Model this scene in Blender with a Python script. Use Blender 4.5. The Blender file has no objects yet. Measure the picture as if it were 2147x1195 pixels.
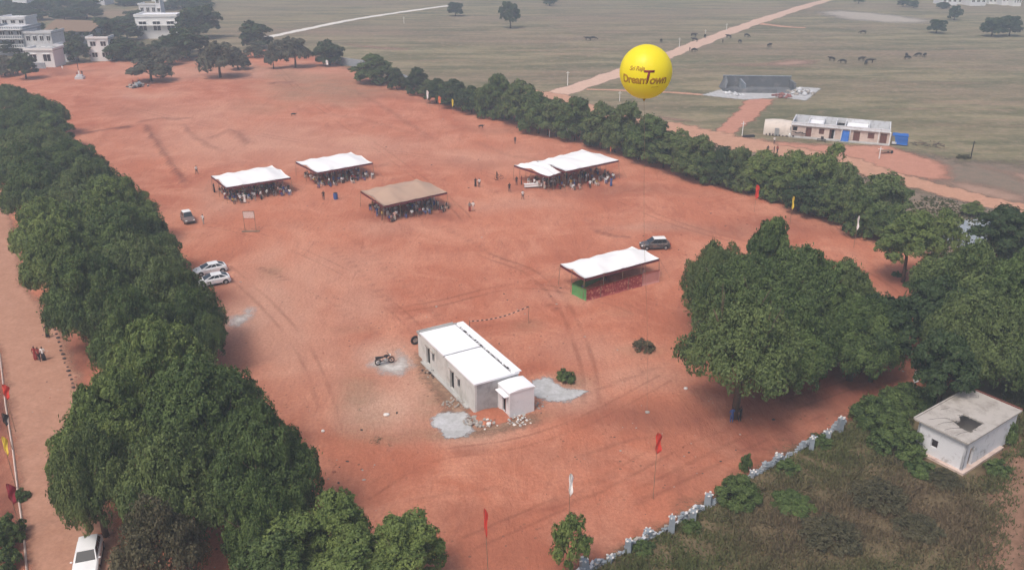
import bpy, bmesh, math, random
import numpy as np
from mathutils import Vector, Matrix
R = math.radians
random.seed(7)
rng = np.random.default_rng(7)
sc = bpy.context.scene
COL = sc.collection

# ------------------------------------------------------------------ camera, sky, sun, exposure
PW, PH = 2147.0, 1195.0
FOCAL, HORIZON, CAM_H = 1780.0, -168.0, 44.0
PITCH = math.atan((PH / 2 - HORIZON) / FOCAL)
cam_data = bpy.data.cameras.new("camera")
cam_data.sensor_fit = 'HORIZONTAL'; cam_data.sensor_width = 36.0
cam_data.lens = FOCAL / PW * 36.0
cam_data.clip_start = 0.5; cam_data.clip_end = 12000
cam = bpy.data.objects.new("camera", cam_data); COL.objects.link(cam)
cam.location = (0, 0, CAM_H); cam.rotation_euler = (math.pi / 2 - PITCH, 0, 0)
sc.camera = cam

SUN_EL, SUN_AZ = R(58), R(215)          # azimuth clockwise from +Y : behind the camera, to its left
world = bpy.data.worlds.new("World"); sc.world = world; world.use_nodes = True
wn = world.node_tree; wn.nodes.clear()
sky = wn.nodes.new("ShaderNodeTexSky"); sky.sky_type = 'NISHITA'; sky.sun_disc = False
sky.sun_elevation = SUN_EL; sky.sun_rotation = SUN_AZ; sky.dust_density = 6.0; sky.air_density = 0.9; sky.ozone_density = 0.9
bg = wn.nodes.new("ShaderNodeBackground"); bg.inputs[1].default_value = 0.15
wo = wn.nodes.new("ShaderNodeOutputWorld")
wn.links.new(sky.outputs[0], bg.inputs[0]); wn.links.new(bg.outputs[0], wo.inputs[0])
sun_data = bpy.data.lights.new("sun", 'SUN'); sun_data.energy = 1.4; sun_data.angle = R(14); sun_data.color = (1.0, 0.955, 0.89)
sun = bpy.data.objects.new("sun", sun_data); COL.objects.link(sun); sun.location = (0, 0, 300)
sd = Vector((math.sin(SUN_AZ) * math.cos(SUN_EL), math.cos(SUN_AZ) * math.cos(SUN_EL), math.sin(SUN_EL)))
sun.rotation_euler = sd.to_track_quat('Z', 'Y').to_euler()
sc.view_settings.view_transform = 'Standard'; sc.view_settings.look = 'None'
sc.view_settings.gamma = 1.0; sc.view_settings.use_curve_mapping = False
sc.view_settings.exposure = 0.12
sc.render.engine = 'CYCLES'
sc.cycles.use_denoising = True
sc.cycles.max_bounces = 6; sc.cycles.diffuse_bounces = 3; sc.cycles.glossy_bounces = 2
sc.cycles.transmission_bounces = 3; sc.cycles.transparent_max_bounces = 12; sc.cycles.volume_bounces = 1
sc.cycles.caustics_reflective = False; sc.cycles.caustics_refractive = False

# ------------------------------------------------------------------ placing helpers
def ray(px, py):
    u = (px - PW / 2) / FOCAL; v = (PH / 2 - py) / FOCAL
    return np.array([u, math.cos(PITCH) + v * math.sin(PITCH), -math.sin(PITCH) + v * math.cos(PITCH)])
def at(px, py, z=0.0):
    """point of the place seen at that spot of the photograph, on the level z"""
    d = ray(px, py); t = (z - CAM_H) / d[2]
    return Vector((d[0] * t, d[1] * t, z))
def px_per_m(p):
    c, s = math.cos(PITCH), math.sin(PITCH)
    depth = p[1] * c + (CAM_H - p[2]) * s
    return FOCAL / depth
def to_px(X, Y, Z=0.0):
    c, s = math.cos(PITCH), math.sin(PITCH)
    depth = Y * c + (CAM_H - Z) * s
    up = Y * s - (CAM_H - Z) * c
    return PW / 2 + FOCAL * X / depth, PH / 2 - FOCAL * up / depth
GZ = 0.02

def tag(o, label=None, cat=None, group=None, kind=None):
    if label: o['label'] = label
    if cat: o['category'] = cat
    if group: o['group'] = group
    if kind: o['kind'] = kind
    return o
def empty(name, loc, rz=0.0, label=None, cat=None, group=None):
    o = bpy.data.objects.new(name, None); COL.objects.link(o)
    o.location = loc; o.rotation_euler = (0, 0, rz); o.empty_display_size = 0.3
    return tag(o, label, cat, group)
def link(name, me, parent=None, loc=(0, 0, 0), rz=0.0):
    o = bpy.data.objects.new(name, me); COL.objects.link(o)
    o.location = loc; o.rotation_euler = (0, 0, rz)
    if parent: o.parent = parent
    return o
def copy_tree(o, parent=None):
    c = o.copy(); COL.objects.link(c); c.parent = parent
    for ch in list(o.children): copy_tree(ch, c)
    return c
def ordinal(n):
    w = "first second third fourth fifth sixth seventh eighth ninth tenth eleventh twelfth thirteenth fourteenth fifteenth sixteenth seventeenth eighteenth nineteenth twentieth".split()
    return w[n] if n < 20 else "twenty-" + w[n - 20]

# ------------------------------------------------------------------ materials
class NT:
    def __init__(s, name):
        s.m = bpy.data.materials.new(name); s.m.use_nodes = True
        s.t = s.m.node_tree; s.t.nodes.clear()
        s.out = s.t.nodes.new("ShaderNodeOutputMaterial")
    def n(s, kind, **kw):
        nd = s.t.nodes.new(kind)
        for k, v in kw.items():
            if k in ('inp',):
                for a, b in v.items(): nd.inputs[a].default_value = b
            else: setattr(nd, k, v)
        return nd
    def l(s, a, b): s.t.links.new(a, b)
    def noise(s, scale, detail=4, rough=0.6, coords=None, stretch=None, dist=0.0):
        nd = s.n("ShaderNodeTexNoise"); nd.inputs['Scale'].default_value = scale
        nd.inputs['Detail'].default_value = detail; nd.inputs['Roughness'].default_value = rough
        nd.inputs['Distortion'].default_value = dist
        co = coords if coords is not None else s.coord()
        if stretch:
            mp = s.n("ShaderNodeMapping"); mp.inputs['Scale'].default_value = stretch[:3]
            if len(stretch) > 3: mp.inputs['Rotation'].default_value = (0, 0, stretch[3])
            s.l(co, mp.inputs[0]); co = mp.outputs[0]
        s.l(co, nd.inputs['Vector']); return nd.outputs[0]
    def coord(s, kind='Object'):
        if not hasattr(s, '_tc'): s._tc = s.n("ShaderNodeTexCoord")
        return s._tc.outputs[kind]
    def ramp(s, f, stops):
        nd = s.n("ShaderNodeValToRGB"); cr = nd.color_ramp
        while len(cr.elements) < len(stops): cr.elements.new(0.5)
        for e, (p, c) in zip(cr.elements, stops):
            e.position = p; e.color = (c, c, c, 1) if isinstance(c, (int, float)) else (*c, 1)
        s.l(f, nd.inputs[0]); return nd.outputs[0]
    def mix(s, f, a, b, mode='MIX'):
        nd = s.n("ShaderNodeMix", data_type='RGBA', blend_type=mode)
        for sock, v in ((nd.inputs[0], f), (nd.inputs[6], a), (nd.inputs[7], b)):
            if isinstance(v, (int, float)): sock.default_value = v
            elif isinstance(v, tuple): sock.default_value = (*v, 1)
            else: s.l(v, sock)
        return nd.outputs[2]
    def math(s, op, a, b=None, clamp=False):
        nd = s.n("ShaderNodeMath", operation=op); nd.use_clamp = clamp
        for i, v in enumerate((a, b)):
            if v is None: continue
            if isinstance(v, (int, float)): nd.inputs[i].default_value = v
            else: s.l(v, nd.inputs[i])
        return nd.outputs[0]
    def attr(s, name):
        nd = s.n("ShaderNodeAttribute"); nd.attribute_name = name; return nd.outputs['Fac']
    def bump(s, h, strength=0.3, dist=0.05):
        nd = s.n("ShaderNodeBump"); nd.inputs['Strength'].default_value = strength; nd.inputs['Distance'].default_value = dist
        s.l(h, nd.inputs['Height']); return nd.outputs[0]
    def principled(s, color, rough=0.9, normal=None, spec=0.3, metal=0.0, alpha=None, **kw):
        b = s.n("ShaderNodeBsdfPrincipled")
        if isinstance(color, tuple): b.inputs['Base Color'].default_value = (*color, 1)
        else: s.l(color, b.inputs['Base Color'])
        b.inputs['Roughness'].default_value = rough; b.inputs['Specular IOR Level'].default_value = spec
        b.inputs['Metallic'].default_value = metal
        if normal is not None: s.l(normal, b.inputs['Normal'])
        sh = b.outputs[0]
        if alpha is not None:
            t = s.n("ShaderNodeBsdfTransparent"); mx = s.n("ShaderNodeMixShader")
            s.l(alpha, mx.inputs[0]); s.l(t.outputs[0], mx.inputs[1]); s.l(sh, mx.inputs[2]); sh = mx.outputs[0]
        s.l(sh, s.out.inputs[0]); return b

def simple(name, col, rough=0.7, var=0.15, scale=3.0, spec=0.3, metal=0.0, dirt=None, dscale=0.8, dlo=0.5, dhi=0.7, bump=0.15):
    """painted / plain surface with grain and, optionally, dirt patches"""
    s = NT(name)
    g = s.noise(scale, 5, 0.65)
    c = s.mix(g, tuple(max(0, v * (1 - var)) for v in col), tuple(min(1, v * (1 + var)) for v in col))
    if dirt:
        d = s.ramp(s.noise(dscale, 6, 0.7, dist=0.4), [(dlo, 0.0), (dhi, 1.0)])
        c = s.mix(d, c, dirt)
    s.principled(c, rough, s.bump(g, bump, 0.02), spec, metal)
    return s.m

MAT = {}
def soil_alpha(s, lo=0.35, hi=0.65, scale=0.6):
    e = s.attr('edge')
    n = s.noise(scale, 6, 0.7)
    v = s.math('ADD', s.math('MULTIPLY', e, 1.0), s.math('MULTIPLY', s.math('SUBTRACT', n, 0.5), 0.9))
    return s.ramp(v, [(lo, 0.0), (hi, 1.0)])

def build_materials():
    # far plain: dry short grass with bare soil showing
    s = NT("plain_grass_mat")
    big = s.noise(0.012, 5, 0.6, stretch=(0.6, 1.5, 1)); mid = s.noise(0.07, 6, 0.65, stretch=(0.45, 1.7, 1, 0.15)); fine = s.noise(1.1, 6, 0.75, stretch=(0.5, 1.6, 1, 0.1))
    c = s.mix(s.ramp(mid, [(0.42, 0.0), (0.58, 1.0)]), (0.170, 0.155, 0.085), (0.315, 0.265, 0.160))
    c = s.mix(s.ramp(big, [(0.42, 0.0), (0.66, 0.75)]), c, (0.270, 0.190, 0.140))
    c = s.mix(s.ramp(s.noise(0.035, 6, 0.75, stretch=(0.4, 2.0, 1, -0.1)), [(0.50, 0.0), (0.64, 0.85)]), c, (0.105, 0.115, 0.062))
    c = s.mix(s.ramp(s.noise(0.028, 7, 0.75, stretch=(0.35, 2.2, 1, 0.2)), [(0.56, 0.0), (0.68, 0.75)]), c, (0.37, 0.235, 0.175))
    c = s.mix(s.ramp(s.noise(0.17, 7, 0.8, stretch=(0.35, 2.0, 1, 0.1)), [(0.58, 0.0), (0.68, 0.85)]), c, (0.080, 0.085, 0.048))
    c = s.mix(s.ramp(fine, [(0.36, 0.0), (0.6, 1.0)]), s.mix(0.5, c, (0.05, 0.055, 0.028)), c)
    c = s.mix(s.ramp(s.noise(0.4, 7, 0.8, stretch=(0.8, 0.7, 1)), [(0.52, 0.0), (0.62, 0.65)]), c, (0.31, 0.235, 0.165))
    s.principled(c, 0.95, s.bump(s.noise(0.6, 8, 0.75, stretch=(0.6, 1.5, 1)), 0.6, 0.5), 0.1)
    MAT['plain'] = s.m
    # red soil of the sports ground
    s = NT("red_soil_mat")
    a = s.noise(0.035, 6, 0.65, stretch=(1.3, 0.6, 1, 0.4)); b = s.noise(0.22, 8, 0.72, stretch=(1.3, 0.55, 1, 0.25)); f = s.noise(3.0, 6, 0.75)
    st = s.noise(0.35, 8, 0.75, stretch=(1.1, 0.38, 1, 0.7), dist=0.8); st2 = s.noise(0.3, 8, 0.72, stretch=(1.3, 0.22, 1, 0.45), dist=0.3)
    blot = s.noise(0.11, 7, 0.7, dist=0.6)
    c = s.mix(s.ramp(a, [(0.36, 0.0), (0.64, 1.0)]), (0.42, 0.135, 0.076), (0.56, 0.215, 0.125))
    c = s.mix(s.ramp(blot, [(0.44, 0.0), (0.64, 0.85)]), c, (0.63, 0.29, 0.185))
    c = s.mix(s.ramp(b, [(0.52, 0.0), (0.70, 0.5)]), c, (0.34, 0.112, 0.070))
    c = s.mix(s.ramp(st, [(0.56, 0.0), (0.72, 0.55)]), c, (0.30, 0.10, 0.064))
    c = s.mix(s.ramp(st2, [(0.57, 0.0), (0.70, 0.5)]), c, (0.62, 0.285, 0.18))
    c = s.mix(s.attr('pale'), c, s.mix(b, (0.56, 0.34, 0.24), (0.64, 0.40, 0.30)))
    c = s.mix(s.math('MULTIPLY', s.attr('grassy'), s.ramp(s.noise(0.35, 6, 0.75, stretch=(0.5, 1.4, 1)), [(0.3, 0.25), (0.6, 1.0)])), c, s.mix(f, (0.20, 0.155, 0.095), (0.32, 0.225, 0.145)))
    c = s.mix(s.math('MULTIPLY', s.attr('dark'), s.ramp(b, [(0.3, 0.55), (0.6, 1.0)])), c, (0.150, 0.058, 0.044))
    c = s.mix(s.ramp(f, [(0.42, 0.35), (0.62, 0.0)]), c, (0.25, 0.085, 0.055))
    # small pebbles, clods and litter of dark crumbs
    vo = s.n("ShaderNodeTexVoronoi"); vo.inputs['Scale'].default_value = 1.0; s.l(s.coord(), vo.inputs['Vector'])
    cr = s.math('MULTIPLY', s.math('LESS_THAN', vo.outputs['Distance'], 0.13), s.ramp(s.noise(0.09, 3), [(0.5, 0.0), (0.6, 0.8)]))
    c = s.mix(cr, c, (0.17, 0.085, 0.06))
    hgt = s.math('ADD', s.math('MULTIPLY', b, 1.4), s.math('ADD', s.math('MULTIPLY', f, 0.12), s.math('MULTIPLY', st, 0.8)))
    s.principled(c, 0.95, s.bump(hgt, 0.75, 0.45), 0.1, alpha=soil_alpha(s, 0.3, 0.6, 0.25))
    MAT['soil'] = s.m
    def track(name, c1, c2, sc_=0.5, lo=0.3, hi=0.7, most=1.0):
        s = NT(name); n = s.noise(0.5, 7, 0.7); g = s.noise(2.5, 5, 0.7)
        c = s.mix(s.ramp(n, [(0.3, 0.0), (0.7, 1.0)]), c1, c2)
        c = s.mix(s.ramp(g, [(0.4, 0.3), (0.6, 0.0)]), c, tuple(v * 0.6 for v in c1))
        al = soil_alpha(s, lo, hi, sc_)
        if most < 1: al = s.math('MULTIPLY', al, s.math('MULTIPLY', s.ramp(s.noise(0.07, 3), [(0.42, 0.0), (0.62, 1.0)]), most))
        s.principled(c, 0.95, s.bump(n, 0.4, 0.2), 0.1, alpha=al); return s.m
    MAT['road'] = track("dirt_road_mat", (0.44, 0.235, 0.155), (0.56, 0.32, 0.22))
    MAT['avenue'] = track("avenue_road_mat", (0.38, 0.195, 0.130), (0.48, 0.265, 0.185), 0.35)
    MAT['roadpale'] = track("pale_road_mat", (0.56, 0.38, 0.29), (0.66, 0.46, 0.36))
    MAT['whitepath'] = track("chalk_path_mat", (0.66, 0.62, 0.57), (0.80, 0.77, 0.72))
    MAT['ash'] = track("ash_mat", (0.44, 0.42, 0.39), (0.68, 0.66, 0.64), 0.8, 0.35, 1.1)
    MAT['redpatch'] = track("red_patch_mat", (0.43, 0.20, 0.14), (0.54, 0.27, 0.19), 0.3)
    MAT['scrubsoil'] = track("scrub_soil_mat", (0.11, 0.085, 0.048), (0.19, 0.145, 0.085), 0.4)
    MAT['drysoil'] = track("dry_verge_mat", (0.17, 0.145, 0.11), (0.27, 0.19, 0.14), 0.3)
    MAT['pinkpatch'] = track("pink_bare_mat", (0.30, 0.195, 0.145), (0.42, 0.27, 0.20), 0.15, 0.3, 1.0)
    MAT['greypatch'] = track("grey_bare_mat", (0.34, 0.30, 0.25), (0.46, 0.41, 0.35), 0.12, 0.3, 0.9)
    MAT['wheel'] = track("wheel_track_mat", (0.29, 0.098, 0.062), (0.40, 0.15, 0.092), 0.9, 0.35, 1.1, 0.24)
    MAT['brown_track'] = track("brown_track_mat", (0.20, 0.115, 0.075), (0.30, 0.175, 0.12), 0.8, 0.3, 0.9)
    MAT['fringe'] = track("dirt_fringe_mat", (0.20, 0.125, 0.085), (0.42, 0.27, 0.19), 1.4, 0.4, 0.9)
    MAT['concrete_sheet'] = track("broken_concrete_mat", (0.36, 0.36, 0.35), (0.58, 0.585, 0.60), 1.1, 0.42, 0.62)
    # foliage kinds
    def leaf(name, c1, c2, c3, trans=0.22):
        s = NT(name)
        t = s.attr('tint'); oi = s.n("ShaderNodeObjectInfo")
        c = s.mix(t, c1, c2)
        c = s.mix(s.math('MULTIPLY', oi.outputs['Random'], 0.55), c, c3)
        n = s.noise(0.45, 3, 0.6)
        c = s.mix(s.ramp(n, [(0.45, 0.0), (0.7, 0.45)]), c, c2)
        b = s.n("ShaderNodeBsdfPrincipled"); s.l(c, b.inputs['Base Color']); b.inputs['Roughness'].default_value = 0.65
        b.inputs['Specular IOR Level'].default_value = 0.25
        tr = s.n("ShaderNodeBsdfTranslucent"); s.l(c, tr.inputs[0]); mx = s.n("ShaderNodeMixShader"); mx.inputs[0].default_value = trans
        s.l(b.outputs[0], mx.inputs[1]); s.l(tr.outputs[0], mx.inputs[2]); s.l(mx.outputs[0], s.out.inputs[0])
        return s.m
    MAT['leaf'] = leaf("avenue_leaf_mat", (0.030, 0.058, 0.018), (0.145, 0.205, 0.060), (0.075, 0.110, 0.036))
    MAT['leaf_light'] = leaf("light_leaf_mat", (0.062, 0.108, 0.028), (0.215, 0.270, 0.075), (0.110, 0.155, 0.045))
    MAT['leaf_mid'] = leaf("mid_leaf_mat", (0.048, 0.082, 0.026), (0.175, 0.225, 0.075), (0.095, 0.125, 0.045))
    MAT['leaf_grey'] = leaf("grey_leaf_mat", (0.065, 0.075, 0.045), (0.125, 0.130, 0.080), (0.095, 0.090, 0.062))
    MAT['leaf_dark'] = leaf("dark_leaf_mat", (0.024, 0.046, 0.018), (0.070, 0.110, 0.038), (0.040, 0.065, 0.026))
    MAT['leaf_dry'] = leaf("dry_leaf_mat", (0.065, 0.062, 0.034), (0.150, 0.130, 0.072), (0.075, 0.080, 0.042))
    MAT['scrub'] = leaf("scrub_mat", (0.050, 0.070, 0.026), (0.125, 0.120, 0.052), (0.08, 0.085, 0.04))
    MAT['bark'] = simple("bark_mat", (0.10, 0.07, 0.05), 0.9, 0.35, 6, 0.1)
    # building and prop materials
    MAT['whitewall'] = simple("weathered_whitewash_mat", (0.60, 0.60, 0.58), 0.85, 0.08, 2.0, dirt=(0.38, 0.37, 0.34), dscale=0.55, dlo=0.48, dhi=0.75)
    MAT['whitewall2'] = simple("stained_white_wall_mat", (0.66, 0.66, 0.68), 0.85, 0.08, 2.0, dirt=(0.30, 0.29, 0.28), dscale=0.9, dlo=0.55, dhi=0.72)
    MAT['annexwall'] = simple("annex_wall_mat", (0.72, 0.72, 0.74), 0.85, 0.05, 2.0, dirt=(0.52, 0.52, 0.53), dscale=0.7, dlo=0.5, dhi=0.8)
    MAT['greywall'] = simple("grey_render_mat", (0.40, 0.405, 0.41), 0.9, 0.12, 2.5, dirt=(0.27, 0.27, 0.27), dscale=0.8, dlo=0.45, dhi=0.65)
    MAT['whiteroof'] = simple("white_roof_mat", (0.84, 0.85, 0.88), 0.7, 0.03, 1.0, dirt=(0.74, 0.74, 0.75), dscale=0.4, dlo=0.5, dhi=0.8)
    MAT['roofgrey'] = simple("weathered_roof_slab_mat", (0.42, 0.39, 0.36), 0.9, 0.12, 1.8, dirt=(0.26, 0.235, 0.21), dscale=0.7, dlo=0.48, dhi=0.68, bump=0.4)
    MAT['concrete'] = simple("concrete_mat", (0.42, 0.42, 0.41), 0.9, 0.15, 2.0, dirt=(0.28, 0.26, 0.24), dscale=0.6)
    MAT['palecrete'] = simple("pale_concrete_mat", (0.58, 0.59, 0.61), 0.9, 0.12, 1.5, dirt=(0.36, 0.35, 0.34), dscale=1.2, dlo=0.52, dhi=0.7)
    MAT['bluegrey'] = simple("blue_grey_plaster_mat", (0.25, 0.285, 0.32), 0.9, 0.25, 1.6, dirt=(0.40, 0.41, 0.42), dscale=1.0)
    MAT['darkruin'] = simple("dark_ruin_wall_mat", (0.125, 0.135, 0.145), 0.9, 0.25, 0.8, dirt=(0.25, 0.25, 0.25), dscale=0.3, dlo=0.5, dhi=0.75)
    MAT['stone'] = simple("stone_mat", (0.34, 0.31, 0.28), 0.9, 0.3, 2.5, bump=0.4)
    MAT['darkstone'] = simple("dark_stone_mat", (0.055, 0.045, 0.045), 0.9, 0.3, 2.5)
    MAT['redclod'] = simple("red_clod_mat", (0.30, 0.11, 0.07), 0.9, 0.2)
    MAT['white_stone'] = simple("white_stone_mat", (0.68, 0.65, 0.62), 0.9, 0.12, 2.5, bump=0.4)
    MAT['plaster'] = simple("pink_plaster_mat", (0.58, 0.46, 0.40), 0.9, 0.1, 1.6, dirt=(0.42, 0.30, 0.26), dscale=0.7)
    MAT['browndoor'] = simple("brown_shutter_mat", (0.17, 0.065, 0.05), 0.6, 0.2, 5)
    MAT['black'] = simple("opening_shade_mat", (0.006, 0.0065, 0.007), 0.9, 0.1)  # near black, shade inside openings put into the colour
    MAT['tarp_blue'] = simple("blue_tarp_mat", (0.02, 0.12, 0.42), 0.55, 0.2, 2.0)
    MAT['tarp_white'] = simple("white_canopy_mat", (0.80, 0.80, 0.80), 0.75, 0.02, 0.6, dirt=(0.78, 0.765, 0.75), dscale=0.18, dlo=0.5, dhi=0.8, bump=0.1)
    MAT['tarp_tan'] = simple("tan_canopy_mat", (0.42, 0.29, 0.215), 0.85, 0.08, 0.9, dirt=(0.40, 0.26, 0.20), dscale=0.25, dlo=0.5, dhi=0.8)
    MAT['maroon'] = simple("maroon_cloth_mat", (0.13, 0.025, 0.03), 0.85, 0.2)
    MAT['greencloth'] = simple("green_cloth_mat", (0.10, 0.27, 0.09), 0.85, 0.15, 4)
    MAT['pinkcloth'] = simple("faded_pink_cloth_mat", (0.50, 0.24, 0.21), 0.85, 0.12, 4)
    s = NT("patterned_red_cloth_mat")
    v = s.n("ShaderNodeTexVoronoi"); v.inputs['Scale'].default_value = 2.6; s.l(s.coord(), v.inputs['Vector'])
    c = s.mix(s.ramp(v.outputs['Distance'], [(0.25, 1.0), (0.42, 0.0)]), (0.26, 0.045, 0.05), (0.50, 0.22, 0.15))
    c = s.mix(s.ramp(s.noise(4.0, 4), [(0.5, 0.0), (0.6, 0.8)]), c, (0.42, 0.13, 0.11))
    s.principled(c, 0.85); MAT['redcloth'] = s.m
    MAT['wood'] = simple("weathered_wood_mat", (0.22, 0.15, 0.10), 0.85, 0.25, 5)
    MAT['metal'] = simple("grey_metal_mat", (0.35, 0.36, 0.37), 0.5, 0.1, 5, metal=0.4)
    MAT['whitepaint'] = simple("white_paint_mat", (0.75, 0.75, 0.74), 0.6, 0.05)
    MAT['carpaint'] = simple("white_car_paint_mat", (0.78, 0.79, 0.80), 0.3, 0.02, 1, 0.5, dirt=(0.66, 0.60, 0.56), dscale=1.2, dlo=0.62, dhi=0.9, bump=0.0)
    MAT['silverpaint'] = simple("silver_car_paint_mat", (0.42, 0.43, 0.44), 0.3, 0.04, 1, 0.5, metal=0.3, dirt=(0.34, 0.25, 0.21), dscale=1.2, bump=0.0)
    MAT['darkpaint'] = simple("dark_car_paint_mat", (0.06, 0.062, 0.066), 0.3, 0.04, 1, 0.5, dirt=(0.25, 0.18, 0.15), dscale=1.2, bump=0.0)
    MAT['dustpaint'] = simple("dusty_car_paint_mat", (0.16, 0.12, 0.11), 0.45, 0.1, 1, 0.5, dirt=(0.34, 0.22, 0.18), dscale=1.6, bump=0.0)
    MAT['carglass'] = simple("car_glass_mat", (0.02, 0.025, 0.03), 0.08, 0.1, 1, 0.6, bump=0.0)
    MAT['rubber'] = simple("tyre_mat", (0.02, 0.02, 0.02), 0.85, 0.2)
    MAT['trim'] = simple("black_trim_mat", (0.025, 0.025, 0.027), 0.6, 0.1)
    MAT['lamp'] = simple("lamp_lens_mat", (0.7, 0.7, 0.68), 0.15, 0.05, 1, 0.6, bump=0.0)
    MAT['tail'] = simple("tail_lens_mat", (0.35, 0.02, 0.02), 0.2, 0.05, 1, 0.6, bump=0.0)
    MAT['cow'] = simple("black_hide_mat", (0.016, 0.015, 0.014), 0.7, 0.2)
    s = NT("yellow_balloon_mat"); bs = s.principled((0.98, 0.86, 0.02), 0.42, None, 0.5)
    tr = s.n("ShaderNodeBsdfTranslucent"); tr.inputs[0].default_value = (1.0, 0.88, 0.05, 1); mx = s.n("ShaderNodeMixShader"); mx.inputs[0].default_value = 0.35
    s.l(bs.outputs[0], mx.inputs[1]); s.l(tr.outputs[0], mx.inputs[2]); s.l(mx.outputs[0], s.out.inputs[0]); MAT['balloon'] = s.m
    MAT['letters'] = simple("brown_letter_mat", (0.42, 0.23, 0.015), 0.6, 0.15, 6)
    MAT['letter_red'] = simple("dark_red_letter_mat", (0.20, 0.025, 0.03), 0.6, 0.15, 6)
    for n, c in dict(flag_red=(0.55, 0.045, 0.03), flag_orange=(0.62, 0.17, 0.07), flag_yellow=(0.72, 0.55, 0.06), flag_white=(0.80, 0.79, 0.78), flag_maroon=(0.22, 0.02, 0.035),
                     skin=(0.16, 0.085, 0.055), hair=(0.012, 0.010, 0.010), shirt_white=(0.74, 0.73, 0.71), shirt_pink=(0.58, 0.36, 0.30), shirt_blue=(0.05, 0.10, 0.28), shirt_black=(0.025, 0.024, 0.028),
                     shirt_red=(0.28, 0.04, 0.035), shirt_grey=(0.22, 0.21, 0.21), shirt_green=(0.06, 0.14, 0.08), shirt_yellow=(0.50, 0.33, 0.08), trouser_dark=(0.03, 0.03, 0.036), trouser_brown=(0.11, 0.075, 0.055), trouser_pale=(0.42, 0.37, 0.32)).items():
        MAT[n] = simple(n + "_mat", c, 0.85, 0.15, 5)
build_materials()

# ------------------------------------------------------------------ mesh building
class MB:
    def __init__(s): s.v = []; s.f = []; s.mi = []
    def add(s, vs, fs, mi=0):
        b = len(s.v); s.v += [tuple(v) for v in vs]; s.f += [tuple(i + b for i in f) for f in fs]; s.mi += [mi] * len(fs)
    def box(s, x0, y0, z0, x1, y1, z1, mi=0, jit=0.0):
        vs = [(x0, y0, z0), (x1, y0, z0), (x1, y1, z0), (x0, y1, z0), (x0, y0, z1), (x1, y0, z1), (x1, y1, z1), (x0, y1, z1)]
        if jit: vs = [tuple(c + random.uniform(-jit, jit) for c in v) for v in vs]
        s.add(vs, [(0, 3, 2, 1), (4, 5, 6, 7), (0, 1, 5, 4), (1, 2, 6, 5), (2, 3, 7, 6), (3, 0, 4, 7)], mi)
    def tube(s, pts, radii, n=6, mi=0, cap=True):
        pts = [Vector(p) for p in pts]
        if isinstance(radii, (int, float)): radii = [radii] * len(pts)
        b = len(s.v)
        for i, p in enumerate(pts):
            d = (pts[min(i + 1, len(pts) - 1)] - pts[max(i - 1, 0)]); d = d.normalized() if d.length > 1e-9 else Vector((0, 0, 1))
            a = d.cross(Vector((0, 0, 1)) if abs(d.z) < 0.9 else Vector((1, 0, 0))).normalized(); c = d.cross(a)
            for k in range(n):
                t = 2 * math.pi * k / n; q = p + (a * math.cos(t) + c * math.sin(t)) * radii[i]; s.v.append(tuple(q))
        for i in range(len(pts) - 1):
            for k in range(n):
                k2 = (k + 1) % n; s.f.append((b + i * n + k, b + i * n + k2, b + (i + 1) * n + k2, b + (i + 1) * n + k)); s.mi.append(mi)
        if cap:
            s.f.append(tuple(b + k for k in range(n))[::-1]); s.mi.append(mi)
            s.f.append(tuple(b + (len(pts) - 1) * n + k for k in range(n))); s.mi.append(mi)
    def grid(s, fn, nu, nv, mi=0):
        b = len(s.v)
        for i in range(nu + 1):
            for j in range(nv + 1): s.v.append(tuple(fn(i / nu, j / nv)))
        for i in range(nu):
            for j in range(nv):
                a = b + i * (nv + 1) + j; s.f.append((a, a + nv + 1, a + nv + 2, a + 1)); s.mi.append(mi)
    def blob(s, c, r, n=1, jit=0.2, squash=1.0, mi=0):
        bm = bmesh.new(); bmesh.ops.create_icosphere(bm, subdivisions=n, radius=1)
        vs = []
        for v in bm.verts:
            k = 1 + random.uniform(-jit, jit); rr = (r, r, r) if isinstance(r, (int, float)) else r
            vs.append((c[0] + v.co.x * rr[0] * k, c[1] + v.co.y * rr[1] * k, c[2] + v.co.z * rr[2] * squash * k))
        s.add(vs, [[q.index for q in f.verts] for f in bm.faces], mi); bm.free()
    def mesh(s, name, mats, smooth=False):
        me = bpy.data.meshes.new(name); me.from_pydata(s.v, [], s.f)
        for m in (mats if isinstance(mats, (list, tuple)) else [mats]): me.materials.append(m)
        if s.mi: me.polygons.foreach_set('material_index', s.mi)
        if smooth: me.polygons.foreach_set('use_smooth', [True] * len(s.f))
        me.update(); return me
    def build(s, name, mats, parent=None, loc=(0, 0, 0), rz=0.0, smooth=False):
        return link(name, s.mesh(name, mats, smooth), parent, loc, rz)

def fast_mesh(name, V, F, mats, attrs=None):
    """V (n,3) array, F (m,4) array"""
    me = bpy.data.meshes.new(name); k = F.shape[1]
    me.vertices.add(len(V)); me.vertices.foreach_set('co', V.astype(np.float32).ravel())
    me.loops.add(F.size); me.loops.foreach_set('vertex_index', F.astype(np.int32).ravel())
    me.polygons.add(len(F)); me.polygons.foreach_set('loop_start', np.arange(0, F.size, k, dtype=np.int32))
    me.polygons.foreach_set('loop_total', np.full(len(F), k, dtype=np.int32))
    for m in (mats if isinstance(mats, (list, tuple)) else [mats]): me.materials.append(m)
    for a, arr in (attrs or {}).items():
        at_ = me.attributes.new(a, 'FLOAT', 'POINT'); at_.data.foreach_set('value', arr.astype(np.float32))
    me.update(calc_edges=True); me.validate(); return me

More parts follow.
